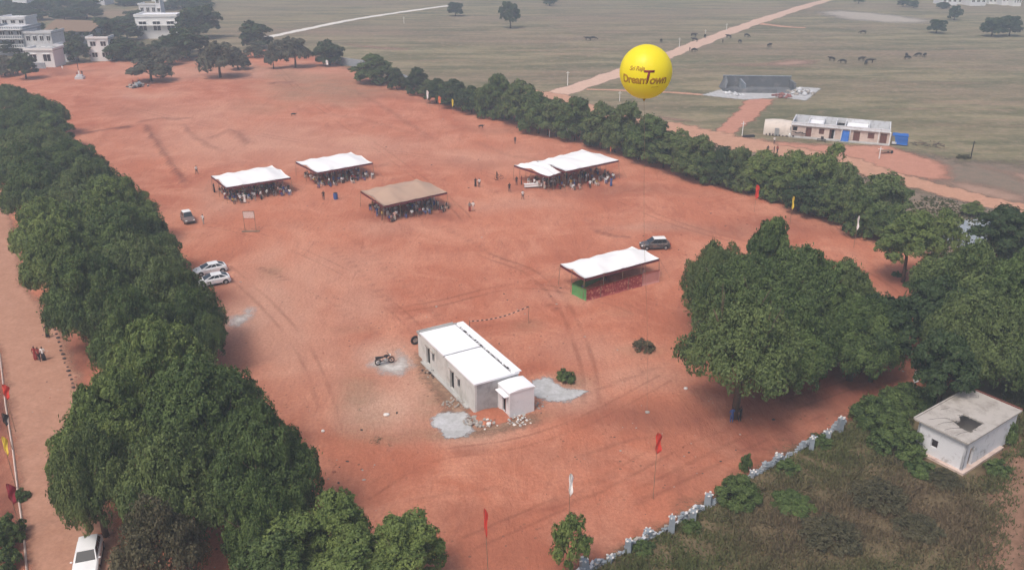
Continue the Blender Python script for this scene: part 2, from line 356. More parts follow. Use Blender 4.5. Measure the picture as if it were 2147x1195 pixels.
# ------------------------------------------------------------------ ground sheets
def poly_sd(X, Y, P):
    """signed distance to polygon, positive inside"""
    P = np.array(P); n = len(P); best = np.full(X.shape, 1e9); inside = np.zeros(X.shape, bool)
    for i in range(n):
        a, b = P[i], P[(i + 1) % n]; e = b - a
        t = np.clip(((X - a[0]) * e[0] + (Y - a[1]) * e[1]) / (e @ e + 1e-12), 0, 1)
        best = np.minimum(best, np.hypot(X - a[0] - t * e[0], Y - a[1] - t * e[1]))
        c = ((a[1] > Y) != (b[1] > Y)) & (X < (b[0] - a[0]) * (Y - a[1]) / (b[1] - a[1] + 1e-12) + a[0])
        inside ^= c
    return np.where(inside, best, -best)
def line_d(X, Y, L):
    L = np.array(L, float); best = np.full(X.shape, 1e9)
    for a, b in zip(L[:-1], L[1:]):
        e = b - a; t = np.clip(((X - a[0]) * e[0] + (Y - a[1]) * e[1]) / (e @ e + 1e-12), 0, 1)
        best = np.minimum(best, np.hypot(X - a[0] - t * e[0], Y - a[1] - t * e[1]))
    return best
def wpts(px): return [tuple(at(x, y)[:2]) for x, y in px]
def gridmesh(name, xs, ys, zf, edgef, mats, attrs=None):
    X, Y = np.meshgrid(xs, ys); E = edgef(X, Y)
    nx = len(xs); idx = np.arange(X.size).reshape(X.shape)
    F = np.stack([idx[:-1, :-1], idx[:-1, 1:], idx[1:, 1:], idx[1:, :-1]], -1).reshape(-1, 4)
    keep = E.ravel()[F].max(1) > 0.0; F = F[keep]
    used = np.unique(F); remap = -np.ones(X.size, int); remap[used] = np.arange(len(used)); F = remap[F]
    x, y = X.ravel()[used], Y.ravel()[used]; Z = zf(x, y)
    at_ = {'edge': E.ravel()[used]}
    if attrs: at_.update(attrs(x, y))
    me = fast_mesh(name, np.stack([x, y, Z], -1), F, mats, at_)
    me.polygons.foreach_set('use_smooth', [True] * len(me.polygons)); return me
def sheet(name, px, z, mat, soft=1.0, step=0.7, parent=None, wobble=0.0):
    P = wpts(px); A = np.array(P); x0, y0 = A.min(0) - soft; x1, y1 = A.max(0) + soft
    xs = np.linspace(x0, x1, int((x1 - x0) / step) + 2); ys = np.linspace(y0, y1, int((y1 - y0) / step) + 2)
    me = gridmesh(name, xs, ys, lambda x, y: np.full(x.shape, z), lambda X, Y: np.clip(poly_sd(X, Y, P) / soft * 0.5 + 0.5, 0, 1), mat)
    return link(name, me, parent)
def strip(name, px, widths, z, mat, soft=0.35, n=14):
    P = [at(x, y) for x, y in px]; pts = []; W = []
    for i in range(len(P) - 1):
        p0, p1, p2, p3 = P[max(i - 1, 0)], P[i], P[i + 1], P[min(i + 2, len(P) - 1)]
        for k in range(n):
            t = k / n; t2, t3 = t * t, t * t * t
            pts.append(0.5 * ((2 * p1) + (p2 - p0) * t + (2 * p0 - 5 * p1 + 4 * p2 - p3) * t2 + (3 * p1 - p0 - 3 * p2 + p3) * t3))
            W.append(widths[i] * (1 - t) + widths[i + 1] * t)
    V = []; E = []; F = []; cols = [(-0.5 - soft, 0.0), (-0.5 + soft * 0.6, 1.0), (0, 1.25), (0.5 - soft * 0.6, 1.0), (0.5 + soft, 0.0)]
    for i, p in enumerate(pts):
        d = (pts[min(i + 1, len(pts) - 1)] - pts[max(i - 1, 0)]).normalized(); nrm = Vector((-d.y, d.x, 0))
        w = W[i] * (1 + 0.12 * math.sin(i * 1.7) + 0.08 * math.sin(i * 0.61))
        for c, e in cols: q = p + nrm * c * w; V.append((q.x, q.y, z)); E.append(e)
    for i in range(len(pts) - 1):
        for k in range(4): a = i * 5 + k; F.append((a, a + 1, a + 6, a + 5))
    me = fast_mesh(name, np.array(V), np.array(F), mat, {'edge': np.array(E)})
    o = link(name, me); return o

# wide plain to the horizon
mb = MB(); mb.grid(lambda u, v: (-2600 + 5200 * u, -300 + 5000 * v, 0.0), 4, 4)
tag(mb.build("ground", MAT['plain']), "dry grey-green grass plain stretching away beyond the red ground", kind='structure')

SOIL = [(-900, 1700), (700, 1700), (1225, 1200), (1400, 1102), (1560, 1000), (1770, 885), (1900, 835), (2060, 790), (2300, 760), (2500, 640), (2147, 590), (1990, 560), (1900, 520), (1790, 470), (1640, 425), (1500, 380),
        (1250, 290), (1090, 245), (960, 208), (850, 176), (740, 148), (640, 114), (560, 106), (470, 118), (330, 124), (240, 128), (100, 140), (40, 150), (-100, 170), (-700, 240)]
# stains and painted shade given as (centre x, centre y, radius x, radius y, strength) in photograph coordinates, turned into places on the ground here
PALE = [(860, 830, 90, 90, .6), (1000, 905, 110, 30, .6), (820, 760, 90, 45, .7), (1190, 830, 80, 40, .6), (450, 420, 60, 40, .3), (700, 560, 140, 50, .3), (560, 640, 90, 90, .5), (1010, 330, 160, 25, .25), (300, 200, 90, 12, .3), (740, 640, 70, 60, .35), (1270, 560, 60, 14, .25), (1380, 480, 120, 12, .3), (520, 300, 260, 45, .35), (600, 700, 120, 130, .42), (690, 760, 90, 120, .3), (820, 480, 90, 20, .25), (800, 860, 100, 55, .75), (520, 670, 80, 60, .55), (640, 600, 70, 90, .35), (400, 250, 150, 40, .25), (1330, 790, 90, 30, .35), (1240, 740, 100, 40, .25),
        (760, 310, 180, 30, .3), (480, 150, 300, 18, .35), (1080, 430, 120, 16, .25), (560, 560, 50, 60, .3), (1180, 620, 60, 20, .3)]
GRASSY = [(690, 190, 150, 28, .85), (640, 165, 120, 14, .7), (560, 225, 90, 12, .35), (480, 140, 120, 8, .5), (770, 895, 60, 45, .45), (745, 830, 45, 50, .6), (960, 905, 110, 16, .7), (900, 850, 40, 40, .6), (1190, 800, 60, 22, .55), (1350, 735, 50, 14, .5), (1110, 690, 40, 14, .4), (575, 575, 30, 18, .45), (1100, 880, 60, 14, .6), (800, 920, 70, 14, .5), (750, 690, 50, 12, .2), (1290, 650, 40, 12, .2), (880, 780, 30, 40, .5)]
DARK = [(1620, 930, 200, 50, .6), (720, 1060, 120, 80, .3), (1500, 1000, 160, 50, .35), (960, 1090, 160, 40, .3), (640, 900, 40, 50, .2), (1160, 960, 150, 25, .2), (250, 230, 90, 18, .25), (1010, 345, 80, 12, .25), (620, 470, 80, 14, .18), (345, 330, 14, 55, .0), (560, 395, 90, 14, .35), (700, 378, 60, 10, .3), (860, 450, 110, 14, .55), (1180, 395, 130, 12, .4), (1600, 480, 200, 22, .45), (1300, 400, 200, 14, .4), (1400, 870, 240, 40, .6), (1550, 900, 120, 30, .6), (1700, 830, 200, 70, .95), (1850, 720, 140, 70, .85), (1900, 590, 70, 40, .6), (1480, 660, 60, 60, .4), (170, 750, 40, 70, .7), (460, 620, 60, 30, .5), (1500, 780, 150, 50, .3), (1130, 1150, 250, 60, .25), (1040, 270, 120, 10, .35), (860, 205, 110, 6, .35), (120, 150, 90, 4, .5), (470, 160, 60, 4, .6), (330, 178, 60, 4, .4),  # damp soil, plus shade painted under trees and canopies
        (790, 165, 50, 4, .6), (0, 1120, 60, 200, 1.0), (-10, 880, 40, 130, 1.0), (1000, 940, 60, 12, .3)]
RIDGES = [([(305, 268), (340, 318), (385, 385)], 5, .9, 0.55), ([(385, 265), (410, 292), (455, 315)], 4, .55, 0.3), ([(170, 281), (220, 275), (275, 265)], 2.5, .9, 0.25), ([(290, 255), (340, 250), (400, 250)], 2, .6, 0.2), ([(480, 278), (505, 290), (515, 300)], 8, .5, 0.35), ([(440, 290), (465, 280), (500, 278)], 3, .5, 0.2),
          ([(750, 195), (800, 222), (850, 255), (890, 280)], 4, .4, 0.1), ([(560, 178), (620, 172), (560, 176)], 2, .6, 0.15), ([(1250, 485), (1290, 496), (1320, 500)], 2.5, .7, 0.15), ([(1150, 640), (1172, 650)], 3, .7, 0.15),
          ([(540, 560), (580, 575), (600, 592)], 3, .6, 0.15), ([(1130, 1080), (1260, 1030), (1390, 960), (1500, 925)], 4, .35, 0.08), ([(700, 520), (760, 575), (820, 640), (880, 680)], 3, .35, 0.05), ([(740, 500), (800, 555), (860, 615), (920, 660)], 3, .3, 0.05), ([(930, 475), (1010, 520), (1090, 560), (1160, 580)], 3, .3, 0.05),
          ([(1210, 960), (1330, 920), (1480, 900), (1700, 850)], 5, .4, 0.08), ([(1220, 830), (1300, 800), (1380, 770), (1420, 750)], 3, .4, 0.1), ([(700, 1080), (850, 1050), (1050, 1020)], 4, .25, 0.04), ([(1000, 1120), (1150, 1060), (1300, 990)], 5, .3, 0.05), ([(1330, 1060), (1430, 1010), (1520, 965)], 5, .45, 0.08), ([(700, 640), (790, 700), (830, 740)], 3, .25, 0.03),
          ([(620, 230), (760, 250), (900, 290)], 2.5, .25, 0.05), ([(640, 370), (720, 350), (820, 345)], 4, .25, 0.05), ([(1000, 300), (1080, 330), (1130, 335)], 3, .3, 0.05)]
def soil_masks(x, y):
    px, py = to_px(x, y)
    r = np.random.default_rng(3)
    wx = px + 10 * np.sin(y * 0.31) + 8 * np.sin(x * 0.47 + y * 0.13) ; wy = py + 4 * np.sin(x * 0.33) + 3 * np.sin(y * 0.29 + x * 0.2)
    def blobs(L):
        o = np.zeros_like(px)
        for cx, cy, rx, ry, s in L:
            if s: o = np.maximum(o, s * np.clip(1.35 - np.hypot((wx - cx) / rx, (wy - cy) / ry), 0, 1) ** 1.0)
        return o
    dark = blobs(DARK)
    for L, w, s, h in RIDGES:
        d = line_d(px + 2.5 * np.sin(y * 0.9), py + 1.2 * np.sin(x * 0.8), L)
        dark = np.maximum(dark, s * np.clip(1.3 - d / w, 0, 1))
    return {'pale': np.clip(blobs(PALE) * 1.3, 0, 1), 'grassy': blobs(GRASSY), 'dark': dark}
def soil_z(x, y):
    px, py = to_px(x, y); z = np.full(x.shape, GZ)
    for L, w, s, h in RIDGES:
        if h < 0.12: continue
        d = line_d(px, py, L); z += h * np.exp(-(d / (w * 0.9)) ** 2)
    return z
SP = wpts(SOIL)
ys = [30.0]
while ys[-1] < 400: ys.append(ys[-1] + max(0.45, ys[-1] * 0.0048))
xs = np.arange(-190, 175, 0.85)
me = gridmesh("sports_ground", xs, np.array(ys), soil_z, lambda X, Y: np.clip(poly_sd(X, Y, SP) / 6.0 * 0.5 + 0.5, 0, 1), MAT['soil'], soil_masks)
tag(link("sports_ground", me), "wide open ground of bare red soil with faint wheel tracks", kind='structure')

tag(sheet("avenue_road", [(-500, 380), (-80, 395), (20, 440), (48, 600), (125, 690), (165, 790), (185, 900), (215, 1010), (240, 1100), (270, 1350), (78, 1350), (52, 1120), (40, 1000), (22, 850), (2, 740), (-70, 600), (-300, 500)], 0.035, MAT['avenue'], 1.6),
    "broad tan dirt road left of the avenue of trees", kind='structure')
tag(strip("country_road", [(1150, 203), (1300, 153), (1420, 109), (1530, 67), (1620, 36), (1740, 0), (1900, -35)], [6.5, 6.5, 6.5, 6.5, 7, 6, 6], 0.03, MAT['roadpale'], 0.2), "pale dirt road running diagonally to the far distance", kind='structure')
tag(strip("dirt_road", [(1090, 190), (1175, 205), (1245, 234), (1400, 266), (1500, 290), (1620, 314), (1760, 338), (1850, 366), (1960, 395), (2120, 435), (2330, 485)], [5, 6, 6, 8, 10, 9, 8, 6, 5.5, 5.5, 5], 0.035, MAT['road'], 0.3), "dirt road behind the right hand row of trees", kind='structure')
tag(sheet("yard", [(1500, 282), (1600, 296), (1700, 304), (1860, 306), (1900, 320), (1980, 345), (1990, 372), (1950, 378), (1850, 358), (1700, 332), (1560, 305)], 0.025, MAT['redpatch'], 3.5, 1.0), "red earth yard in front of the long roofless building", kind='structure')
tag(sheet("dry_verge", [(1880, 315), (2000, 335), (2200, 350), (2500, 420), (2500, 560), (2200, 470), (2000, 400), (1900, 370)], 0.008, MAT['drysoil'], 10.0, 1.6), "dry brown verge with bare streaks on the plain side of the dirt road", kind='structure')
for i, (P, l) in enumerate([([(1960, 375), (2060, 385), (2150, 410), (2190, 430), (2100, 425), (2000, 398)], "bare pink streak beside the dirt road, near end"), ([(2060, 350), (2147, 362), (2240, 385), (2147, 380)], "bare pink streak beside the dirt road, right edge")]): tag(sheet("bare_patch", P, 0.022, MAT['pinkpatch'], 3, 1.0), l, kind='structure')
tag(strip("footpath", [(1512, 283), (1560, 245), (1598, 206)], [3.5, 5, 6], 0.028, MAT['redpatch'], 0.3), "short red path from the dirt road to the dark ruin", kind='structure')
tag(strip("footpath", [(1230, 188), (1300, 190), (1400, 194), (1480, 200)], [1.5, 2, 2, 2], 0.028, MAT['road'], 0.3), "thin pale path passing behind the balloon to the ruin", kind='structure')
tag(strip("footpath", [(560, 79), (640, 62), (740, 42), (850, 25), (945, 12)], [4, 4, 4, 4, 4], 0.028, MAT['whitepath'], 0.2), "narrow chalk white path across the far plain", kind='structure')
tag(strip("footpath", [(1590, 50), (1650, 57), (1690, 59)], [5, 4, 3], 0.026, MAT['road'], 0.3), "short spur off the far country road", kind='structure')
tag(sheet("bare_patch", [(1710, 26), (1760, 22), (1860, 30), (1960, 44), (1940, 50), (1850, 48), (1760, 40)], 0.025, MAT['greypatch'], 9, 3.0), "pale bare strip in the plain right of the far road", kind='structure')
tag(sheet("bare_patch", [(1500, 134), (1600, 135), (1650, 124), (1715, 128), (1690, 139), (1560, 139)], 0.025, MAT['pinkpatch'], 5, 2.0), "red bare streak in the grass above the dark ruin", kind='structure')
tag(sheet("bare_patch", [(720, 92), (860, 103), (840, 107), (740, 99)], 0.025, MAT['pinkpatch'], 5, 2.0), "thin red streak in the grass beyond the far trees", kind='structure')
tag(sheet("bare_patch", [(1370, 243), (1450, 252), (1450, 256), (1380, 252)], 0.025, MAT['pinkpatch'], 2, 1.0), "small red streak right of the balloon tether", kind='structure')
tag(sheet("verge", [(1150, 205), (1250, 240), (1420, 275), (1560, 310), (1760, 350), (1960, 410), (2147, 450), (2400, 560), (2147, 600), (1990, 565), (1900, 530), (1640, 430), (1500, 385), (1250, 295)], 0.012, MAT['drysoil'], 4.0, 1.5), "dry verge between the tree row and the dirt road", kind='structure')
tag(sheet("scrubland", [(1160, 1230), (1230, 1200), (1400, 1104), (1560, 1003), (1770, 888), (1900, 838), (2060, 790), (2400, 760), (2700, 1000), (2700, 1700), (900, 1700)], 0.045, MAT['scrubsoil'], 1.0, 0.8), "olive and brown scrubby slope beyond the broken boundary wall", kind='structure')
tag(strip("dirt_track", [(2300, 870), (2165, 960), (2120, 1060), (2095, 1195), (2085, 1400)], [6, 4, 3.4, 3, 3], 0.075, MAT['brown_track'], 0.5), "reddish track at the edge of the scrubland near the small white house", kind='structure')
tag(sheet("grey_pool", [(1975, 490), (2010, 465), (2065, 468), (2110, 490), (2080, 512), (2010, 515)], 0.05, MAT['bluegrey'], 1.0, 0.8), "blue-grey paved patch behind the trees", kind='structure')
tag(sheet("ash_patch", [(770, 765), (790, 750), (825, 758), (838, 734), (852, 748), (868, 768), (838, 790), (800, 785)], 0.06, MAT['ash'], 1.4, 0.3), "white ash spread round the motorcycle", kind='structure')
tag(sheet("ash_patch", [(475, 665), (505, 662), (525, 642), (538, 645), (528, 668), (500, 688), (478, 684)], 0.06, MAT['ash'], 1.3, 0.3), "white ash patch beside the avenue trees", kind='structure')
tag(sheet("concrete_patch", [(902, 882), (920, 866), (975, 864), (992, 905), (978, 917), (935, 920), (914, 900)], 0.09, MAT['concrete_sheet'], 1.0, 0.2), "broken pale concrete slab at the near corner of the long house", kind='structure')
tag(sheet("concrete_patch", [(1112, 800), (1145, 790), (1185, 815), (1230, 822), (1195, 845), (1150, 842), (1112, 830)], 0.09, MAT['concrete_sheet'], 1.2, 0.2), "broken pale concrete slab right of the long house", kind='structure')
tag(sheet("dirt_fringe", [(868, 745), (890, 735), (985, 850), (1000, 900), (1040, 885), (1120, 870), (1135, 890), (1060, 908), (980, 915), (930, 880), (925, 850), (880, 790)], 0.055, MAT['fringe'], 1.6, 0.25), "brown dirt and crumbs along the foot of the long house", kind='structure')
tag(sheet("ruin_paving", [(1470, 200), (1520, 186), (1600, 188), (1680, 183), (1722, 186), (1690, 212), (1640, 205), (1560, 210)], 0.05, MAT['concrete_sheet'], 1.5, 0.7), "pale broken paving around the dark ruin", kind='structure')

def wheel_tracks():
    for i, (P, w) in enumerate([([(430, 470), (560, 500), (720, 570), (830, 650), (880, 700)], 1.5), ([(470, 560), (560, 640), (640, 740), (700, 900), (720, 1000)], 1.6), ([(950, 470), (1010, 530), (1110, 570), (1180, 640), (1230, 760), (1240, 850)], 1.5), ([(980, 1140), (1130, 1075), (1290, 1000), (1450, 915), (1650, 850), (1800, 800)], 1.6), ([(1250, 1080), (1400, 1010), (1560, 930), (1720, 860)], 1.5),
                               ([(640, 600), (760, 650), (900, 640), (1100, 600), (1300, 640), (1400, 700)], 1.5), ([(200, 210), (420, 260), (650, 300), (900, 330), (1060, 380)], 1.7), ([(560, 120), (640, 200), (820, 330), (960, 440), (1010, 520)], 1.7), ([(1300, 420), (1420, 470), (1600, 520), (1780, 560), (1880, 620)], 1.6), ([(760, 1040), (900, 960), (1080, 930), (1230, 880), (1400, 790)], 1.5)]):
        for sgn in (-1, 1):
            Q = [at(x, y) for x, y in P]; R_ = []
            for j, q in enumerate(Q):
                d = (Q[min(j + 1, len(Q) - 1)] - Q[max(j - 1, 0)]).normalized(); n = Vector((-d.y, d.x, 0)) * sgn * w / 2; p = q + n; R_.append(to_px(p.x, p.y))
            tag(strip("wheel_track", R_, [.32 + .1 * (i % 3)] * len(R_), 0.026 + .0008 * i, MAT['wheel'], 0.5, 22), ["left", "right"][sgn > 0] + " rut of the " + ordinal(i) + " pair of faint wheel tracks in the red soil", kind='structure')
wheel_tracks()
def litter():
    r = np.random.default_rng(77); n = 2600; px = r.uniform(60, 1900, n); py = 150 + 1045 * r.random(n) ** .8; V = []; F = []
    P = [at(a, b) for a, b in zip(px, py)]; X = np.array([p.x for p in P]); Y = np.array([p.y for p in P]); k = (poly_sd(X, Y, SP) > 2) & (np.sin(X * .13 + np.sin(Y * .09) * 2) + r.normal(size=n) * .6 > .2)
    mbs = [MB(), MB(), MB()]
    for x, y in zip(X[k], Y[k]):
        s_ = .03 + .09 * r.random() ** 3; m = mbs[int(r.integers(0, 3))]; m.blob((x, y, GZ + s_ * .3), (s_ * r.uniform(.8, 2.2), s_ * r.uniform(.7, 1.5), s_ * .6), 1, .3)
    for m, mat, l in zip(mbs, ('darkstone', 'stone', 'redclod'), ("dark crumbs and dung strewn over the red soil", "grey pebbles strewn over the red soil", "reddish clods strewn over the red soil")): tag(m.build("ground_litter", MAT[mat]), l, kind='stuff')
litter()

# ------------------------------------------------------------------ trees
def leaf_cloud(blobs, count, size, seed, flat=0.35, upper=-0.35):
    """leaf-sized faces spread over the shells of many lobes; returns V, F, tint"""
    r = np.random.default_rng(seed)
    B = np.array(blobs); w = (B[:, 3] * B[:, 4]); w = w / w.sum()
    k = r.choice(len(B), count, p=w); b = B[k]
    ns = 34; sub = r.normal(size=(len(B), ns, 3)); sub /= np.linalg.norm(sub, axis=2)[:, :, None]; sub[sub[:, :, 2] < upper, 2] *= -1
    j = r.integers(0, ns, count); sd_ = sub[k, j]; push = (r.random((len(B), ns)) * 0.30 + 0.78)[k, j]
    d = sd_ + r.normal(size=(count, 3)) * 0.19; d /= np.linalg.norm(d, axis=1)[:, None]
    away = np.linalg.norm(d - sd_, axis=1)
    rad = np.where(r.random(count) < 0.85, push * (1.06 - 0.9 * away ** 1.4) * r.uniform(0.93, 1.05, count), r.uniform(0.4, 0.8, count))
    out = r.random(count) < 0.07; rad = np.where(out, rad * r.uniform(1.05, 1.28, count), rad)
    c = b[:, :3] + d * rad[:, None] * np.stack([b[:, 3], b[:, 3], b[:, 4]], -1)
    n = d + r.normal(size=(count, 3)) * 0.6; n[:, 2] += flat; n /= np.linalg.norm(n, axis=1)[:, None]
    t = np.cross(n, r.normal(size=(count, 3))); t /= np.linalg.norm(t, axis=1)[:, None] + 1e-9; q = np.cross(n, t)
    s = size * r.uniform(0.55, 1.35, count)[:, None]
    V = np.stack([c - t * s * 0.62, c + q * s * 0.34 + n * s * 0.08, c + t * s * 0.62, c - q * s * 0.34 + n * s * 0.08], 1).reshape(-1, 3)
    F = np.arange(count * 4).reshape(-1, 4)
    lobe = r.random(len(B)); tint = np.clip(0.55 * lobe[k] ** 1.3 + 0.45 * r.random((len(B), ns))[k, j] + 0.5 * (r.random(count) - 0.45), 0, 1)
    return V, F, np.repeat(tint, 4)
def crown_lobes(Rr, T, n, seed, umbrella=0.5, spread=0.77):
    r = random.Random(seed); L = []
    for i in range(n):
        a = i * 2.39996 + r.uniform(-.3, .3); q = math.sqrt((i + 0.5) / n) * spread
        rr = Rr * r.uniform(0.15, 0.29) * (1.15 - 0.3 * q) * (1.12 if n < 30 else 0.92)
        z = T * (1 - umbrella * (q / spread) ** 2) - rr * 0.75 + r.uniform(-.15, .10) * T
        L.append((math.cos(a) * q * Rr * r.uniform(.92, 1.08), math.sin(a) * q * Rr * r.uniform(.92, 1.08), z, rr * 1.05, rr * r.uniform(.7, .95)))
    m = max(7, n // 3)
    for i in range(m):       # lower skirt
        a = i * 2 * math.pi / m + r.uniform(-.3, .3); rr = Rr * r.uniform(0.22, 0.32)
        L.append((math.cos(a) * Rr * 0.66, math.sin(a) * Rr * 0.66, T * r.uniform(0.12, 0.38), rr, rr * 0.9))
    L.append((0, 0, T * 0.42, Rr * 0.55, T * 0.34))
    return L
CROWNS = {}
def crown_kind(key, Rr, T, lobes, count, size, mat, seeds, umbrella=0.5, spread=0.77):
    CROWNS[key] = []
    for s in seeds:
        V, F, t = leaf_cloud(crown_lobes(Rr, T, lobes, s, umbrella, spread), count, size, s)
        CROWNS[key].append((fast_mesh("crown_leaves", V, F, MAT[mat], {'tint': t}), Rr, T))
crown_kind('big', 7.0, 6.2, 40, 100000, 0.215, 'leaf', (11, 12, 13, 14), 0.58)
crown_kind('bright', 7.0, 6.0, 38, 90000, 0.215, 'leaf_light', (15, 16), 0.58)
crown_kind('olive', 7.0, 5.6, 36, 78000, 0.215, 'leaf_mid', (18, 19), 0.6)
crown_kind('loose', 7.0, 4.9, 34, 46000, 0.23, 'leaf_mid', (20,), 0.62, 0.80)
crown_kind('dry', 6.5, 6.0, 34, 24000, 0.24, 'leaf_dry', (17,), 0.6)
crown_kind('mid', 4.0, 6.0, 20, 30000, 0.24, 'leaf', (21, 22, 23), 0.45)
crown_kind('midlight', 4.0, 6.0, 20, 27000, 0.23, 'leaf_light', (24, 25, 26), 0.5)
crown_kind('middark', 4.0, 6.5, 18, 26000, 0.25, 'leaf_dark', (27, 28), 0.4)
crown_kind('midmix', 4.0, 5.8, 17, 22000, 0.235, 'leaf_mid', (33, 34, 35), 0.5)
crown_kind('airy', 4.0, 5.5, 13, 6500, 0.30, 'leaf_light', (31, 32), 0.5, 0.8)
crown_kind('far', 4.0, 6.5, 14, 8000, 0.50, 'leaf_dark', (41, 42, 43), 0.38)
crown_kind('fargrey', 4.0, 5.0, 12, 4200, 0.50, 'leaf_grey', (44, 45), 0.55)
crown_kind('bush', 1.5, 1.6, 7, 3000, 0.20, 'leaf', (51, 52), 0.5)
crown_kind('drybush', 1.5, 1.4, 6, 1500, 0.20, 'leaf_dry', (53,), 0.5)
crown_kind('deadbrush', 2.5, 1.6, 12, 9000, 0.13, 'leaf_dry', (55, 56), 0.5)
crown_kind('bigbush', 2.5, 2.4, 14, 16000, 0.16, 'leaf', (57, 58), 0.5)
crown_kind('thin', 1.5, 1.0, 6, 260, 0.16, 'leaf_dry', (54,), 0.5)
TRUNKS = {}
def trunk_mesh(seed, h, rb, limbs, reach):
    r = random.Random(seed); mb = MB()
    p = [(0, 0, -0.3), (r.uniform(-.1, .1), r.uniform(-.1, .1), h * .35), (r.uniform(-.25, .25), r.uniform(-.25, .25), h * .62)]
    mb.tube(p, [rb * 1.35, rb, rb * .8], 8)
    for i in range(limbs):
        a = i * 2 * math.pi / limbs + r.uniform(-.4, .4); q = reach * r.uniform(.6, 1)
        b = Vector(p[2]) if i % 2 else (Vector(p[1]) * .4 + Vector(p[2]) * .6)
        e = Vector((math.cos(a) * q, math.sin(a) * q, h * r.uniform(.85, 1.15))); m = b.lerp(e, .5) + Vector((0, 0, -h * .06))
        mb.tube([b, m, e], [rb * .55, rb * .38, rb * .12], 6)
        for j in range(2):
            e2 = e + Vector((r.uniform(-.4, .4) * reach, r.uniform(-.4, .4) * reach, r.uniform(0, .25) * h)); mb.tube([m.lerp(e, .4), e2], [rb * .22, rb * .06], 5)
    return mb.mesh("trunk_wood", MAT['bark'], True)
TRUNKS['big'] = [(trunk_mesh(s, 7.0, 0.38, 6, 4.2), 7.0) for s in (1, 2)]
TRUNKS['mid'] = [(trunk_mesh(s, 5.0, 0.20, 5, 2.2), 5.0) for s in (3, 4)]
def tree(kind, base, radius, height, label, cat="tree", group=None, name="leafy_tree", clear=0.25, shapes=None):
    i = random.randrange(99); cm, cr, ct = CROWNS[kind][i % len(CROWNS[kind])]
    t = empty(name, (base.x, base.y, GZ), random.uniform(0, 6.28), label, cat, group)
    c = link('crown', cm, t, (0, 0, height * clear)); th = height * (1 - clear)
    sx = radius / cr; c.scale = (sx * random.uniform(.95, 1.05), sx * random.uniform(.95, 1.05), th / ct * 0.97); c.rotation_euler = (0, 0, random.uniform(0, 6.28))
    tm, h = TRUNKS['big' if cr > 5 else 'mid'][i % 2]
    k = link('trunk', tm, t); sh = (height * (clear + 0.4)) / h; k.scale = (max(sx, .5), max(sx, .5), sh)
    return t
def px_tree(kind, x, ytop, ybot, w, label, ybase=None, clear=None, **kw):
    """tree from its outline in the photograph: crown bottom edge or trunk base gives the ground point, top edge gives the height"""
    if ybase is not None: base = at(x, ybase); rad = w / 2 / px_per_m(base); d = base.y
    else:
        g = at(x, ybot); rad = w / 2 / px_per_m(g); base = at(x, ybot); d = g.y + rad * 0.75
        s = d / g.y; base = Vector((g.x * s, d, 0))
    top = ray(x, ytop); dd = d + rad * (0.30 if ybase is None else 0.2)
    h = CAM_H + top[2] * dd / top[1]
    h = max(h, rad * 0.7)
    return tree(kind, base, rad, h, label, clear=clear if clear is not None else (0.06 if ybase is None else (0.16 if kind.startswith('far') else 0.3)), **kw)

# avenue on the left: (kind, crown centre x, crown centre y at the height z, crown width px)
AV = "avenue trees on the left of the red ground"
def crown_at(kind, x, y, w, h, label, clear=0.22, **kw):
    c = at(x, y, h * 0.62); rad = w / 2 / px_per_m(c); return tree(kind, Vector((c.x, c.y, 0)), rad, h, label, clear=clear, **kw)
av = [('big', 20, 205, 110, 8.5, 'slender dusty tree at the far end of the left avenue, next to the village edge'), ('big', 75, 235, 130, 9, 'second dark avenue tree counted from the village end'),
      ('big', 15, 265, 150, 9, 'dark avenue tree cut by the left picture edge, road side of the second one'), ('mid', 108, 268, 90, 7.5, 'bright tipped green tree on the field side of the far left avenue'),
      ('olive', 70, 300, 170, 9.5, 'broad dark avenue tree, third pair from the village'), ('big', 150, 335, 150, 9.5, 'field side avenue tree level with the eroded ridges in the red soil'),
      ('big', 50, 345, 170, 10, 'road side avenue tree level with the eroded ridges'), ('olive', 180, 385, 190, 10, 'flat topped dark tree left of the first white canopy'),
      ('big', 70, 392, 160, 10, 'road side avenue tree where the tan road first shows'), ('bright', 235, 430, 190, 10.5, 'dark rounded avenue tree left of the small dusty car'),
      ('bright', 110, 470, 200, 10.5, 'yellow tinged tree overhanging the tan road'), ('big', 260, 495, 240, 11, 'largest dark avenue tree left of the dusty car'),
      ('bright', 130, 540, 190, 11, 'dark road side tree below the yellow tinged one'), ('olive', 290, 560, 220, 11, 'dense avenue tree left of the two white cars'),
      ('big', 185, 612, 200, 11, 'shaded road side tree above the group walking on the road'), ('olive', 345, 628, 240, 11.5, 'wide canopy tree touching the two white cars'),
      ('big', 285, 690, 200, 11.5, 'dark tree beside the white ash patch'), ('big', 400, 678, 150, 9.5, 'avenue tree whose edge reaches the white ash patch'),
      ('bright', 335, 765, 270, 11.5, 'light green tree with bright tips, directly above the biggest near crown'), ('bright', 240, 880, 270, 11, 'bright green near tree leaning over the tan road'),
      ('big', 420, 850, 300, 12, 'huge near avenue tree with dark rounded lobes'), ('big', 540, 960, 260, 11.5, 'near avenue tree bulging farthest into the red ground'),
      ('olive', 370, 1000, 260, 10.5, 'shadowy tree in the lower left, behind the bare brown one'), ('olive', 190, 985, 190, 10, 'near road side tree with branches over the tan road'),
      ('big', 545, 1090, 180, 9, 'low dark tree at the foot of the near avenue crowns')]
for k, x, y, w, h, lab in av: crown_at(k, x, y, w, h, lab, group=AV, name="rain_tree")
crown_at('dry', 325, 1140, 215, 8.5, "half bare brown tree at the lower left corner, beside the parked white car", clear=0.2, name="bare_tree")
crown_at('airy', 140, 960, 90, 6.5, "thin leaved branchy young tree over the edge of the tan road", name="young_tree")
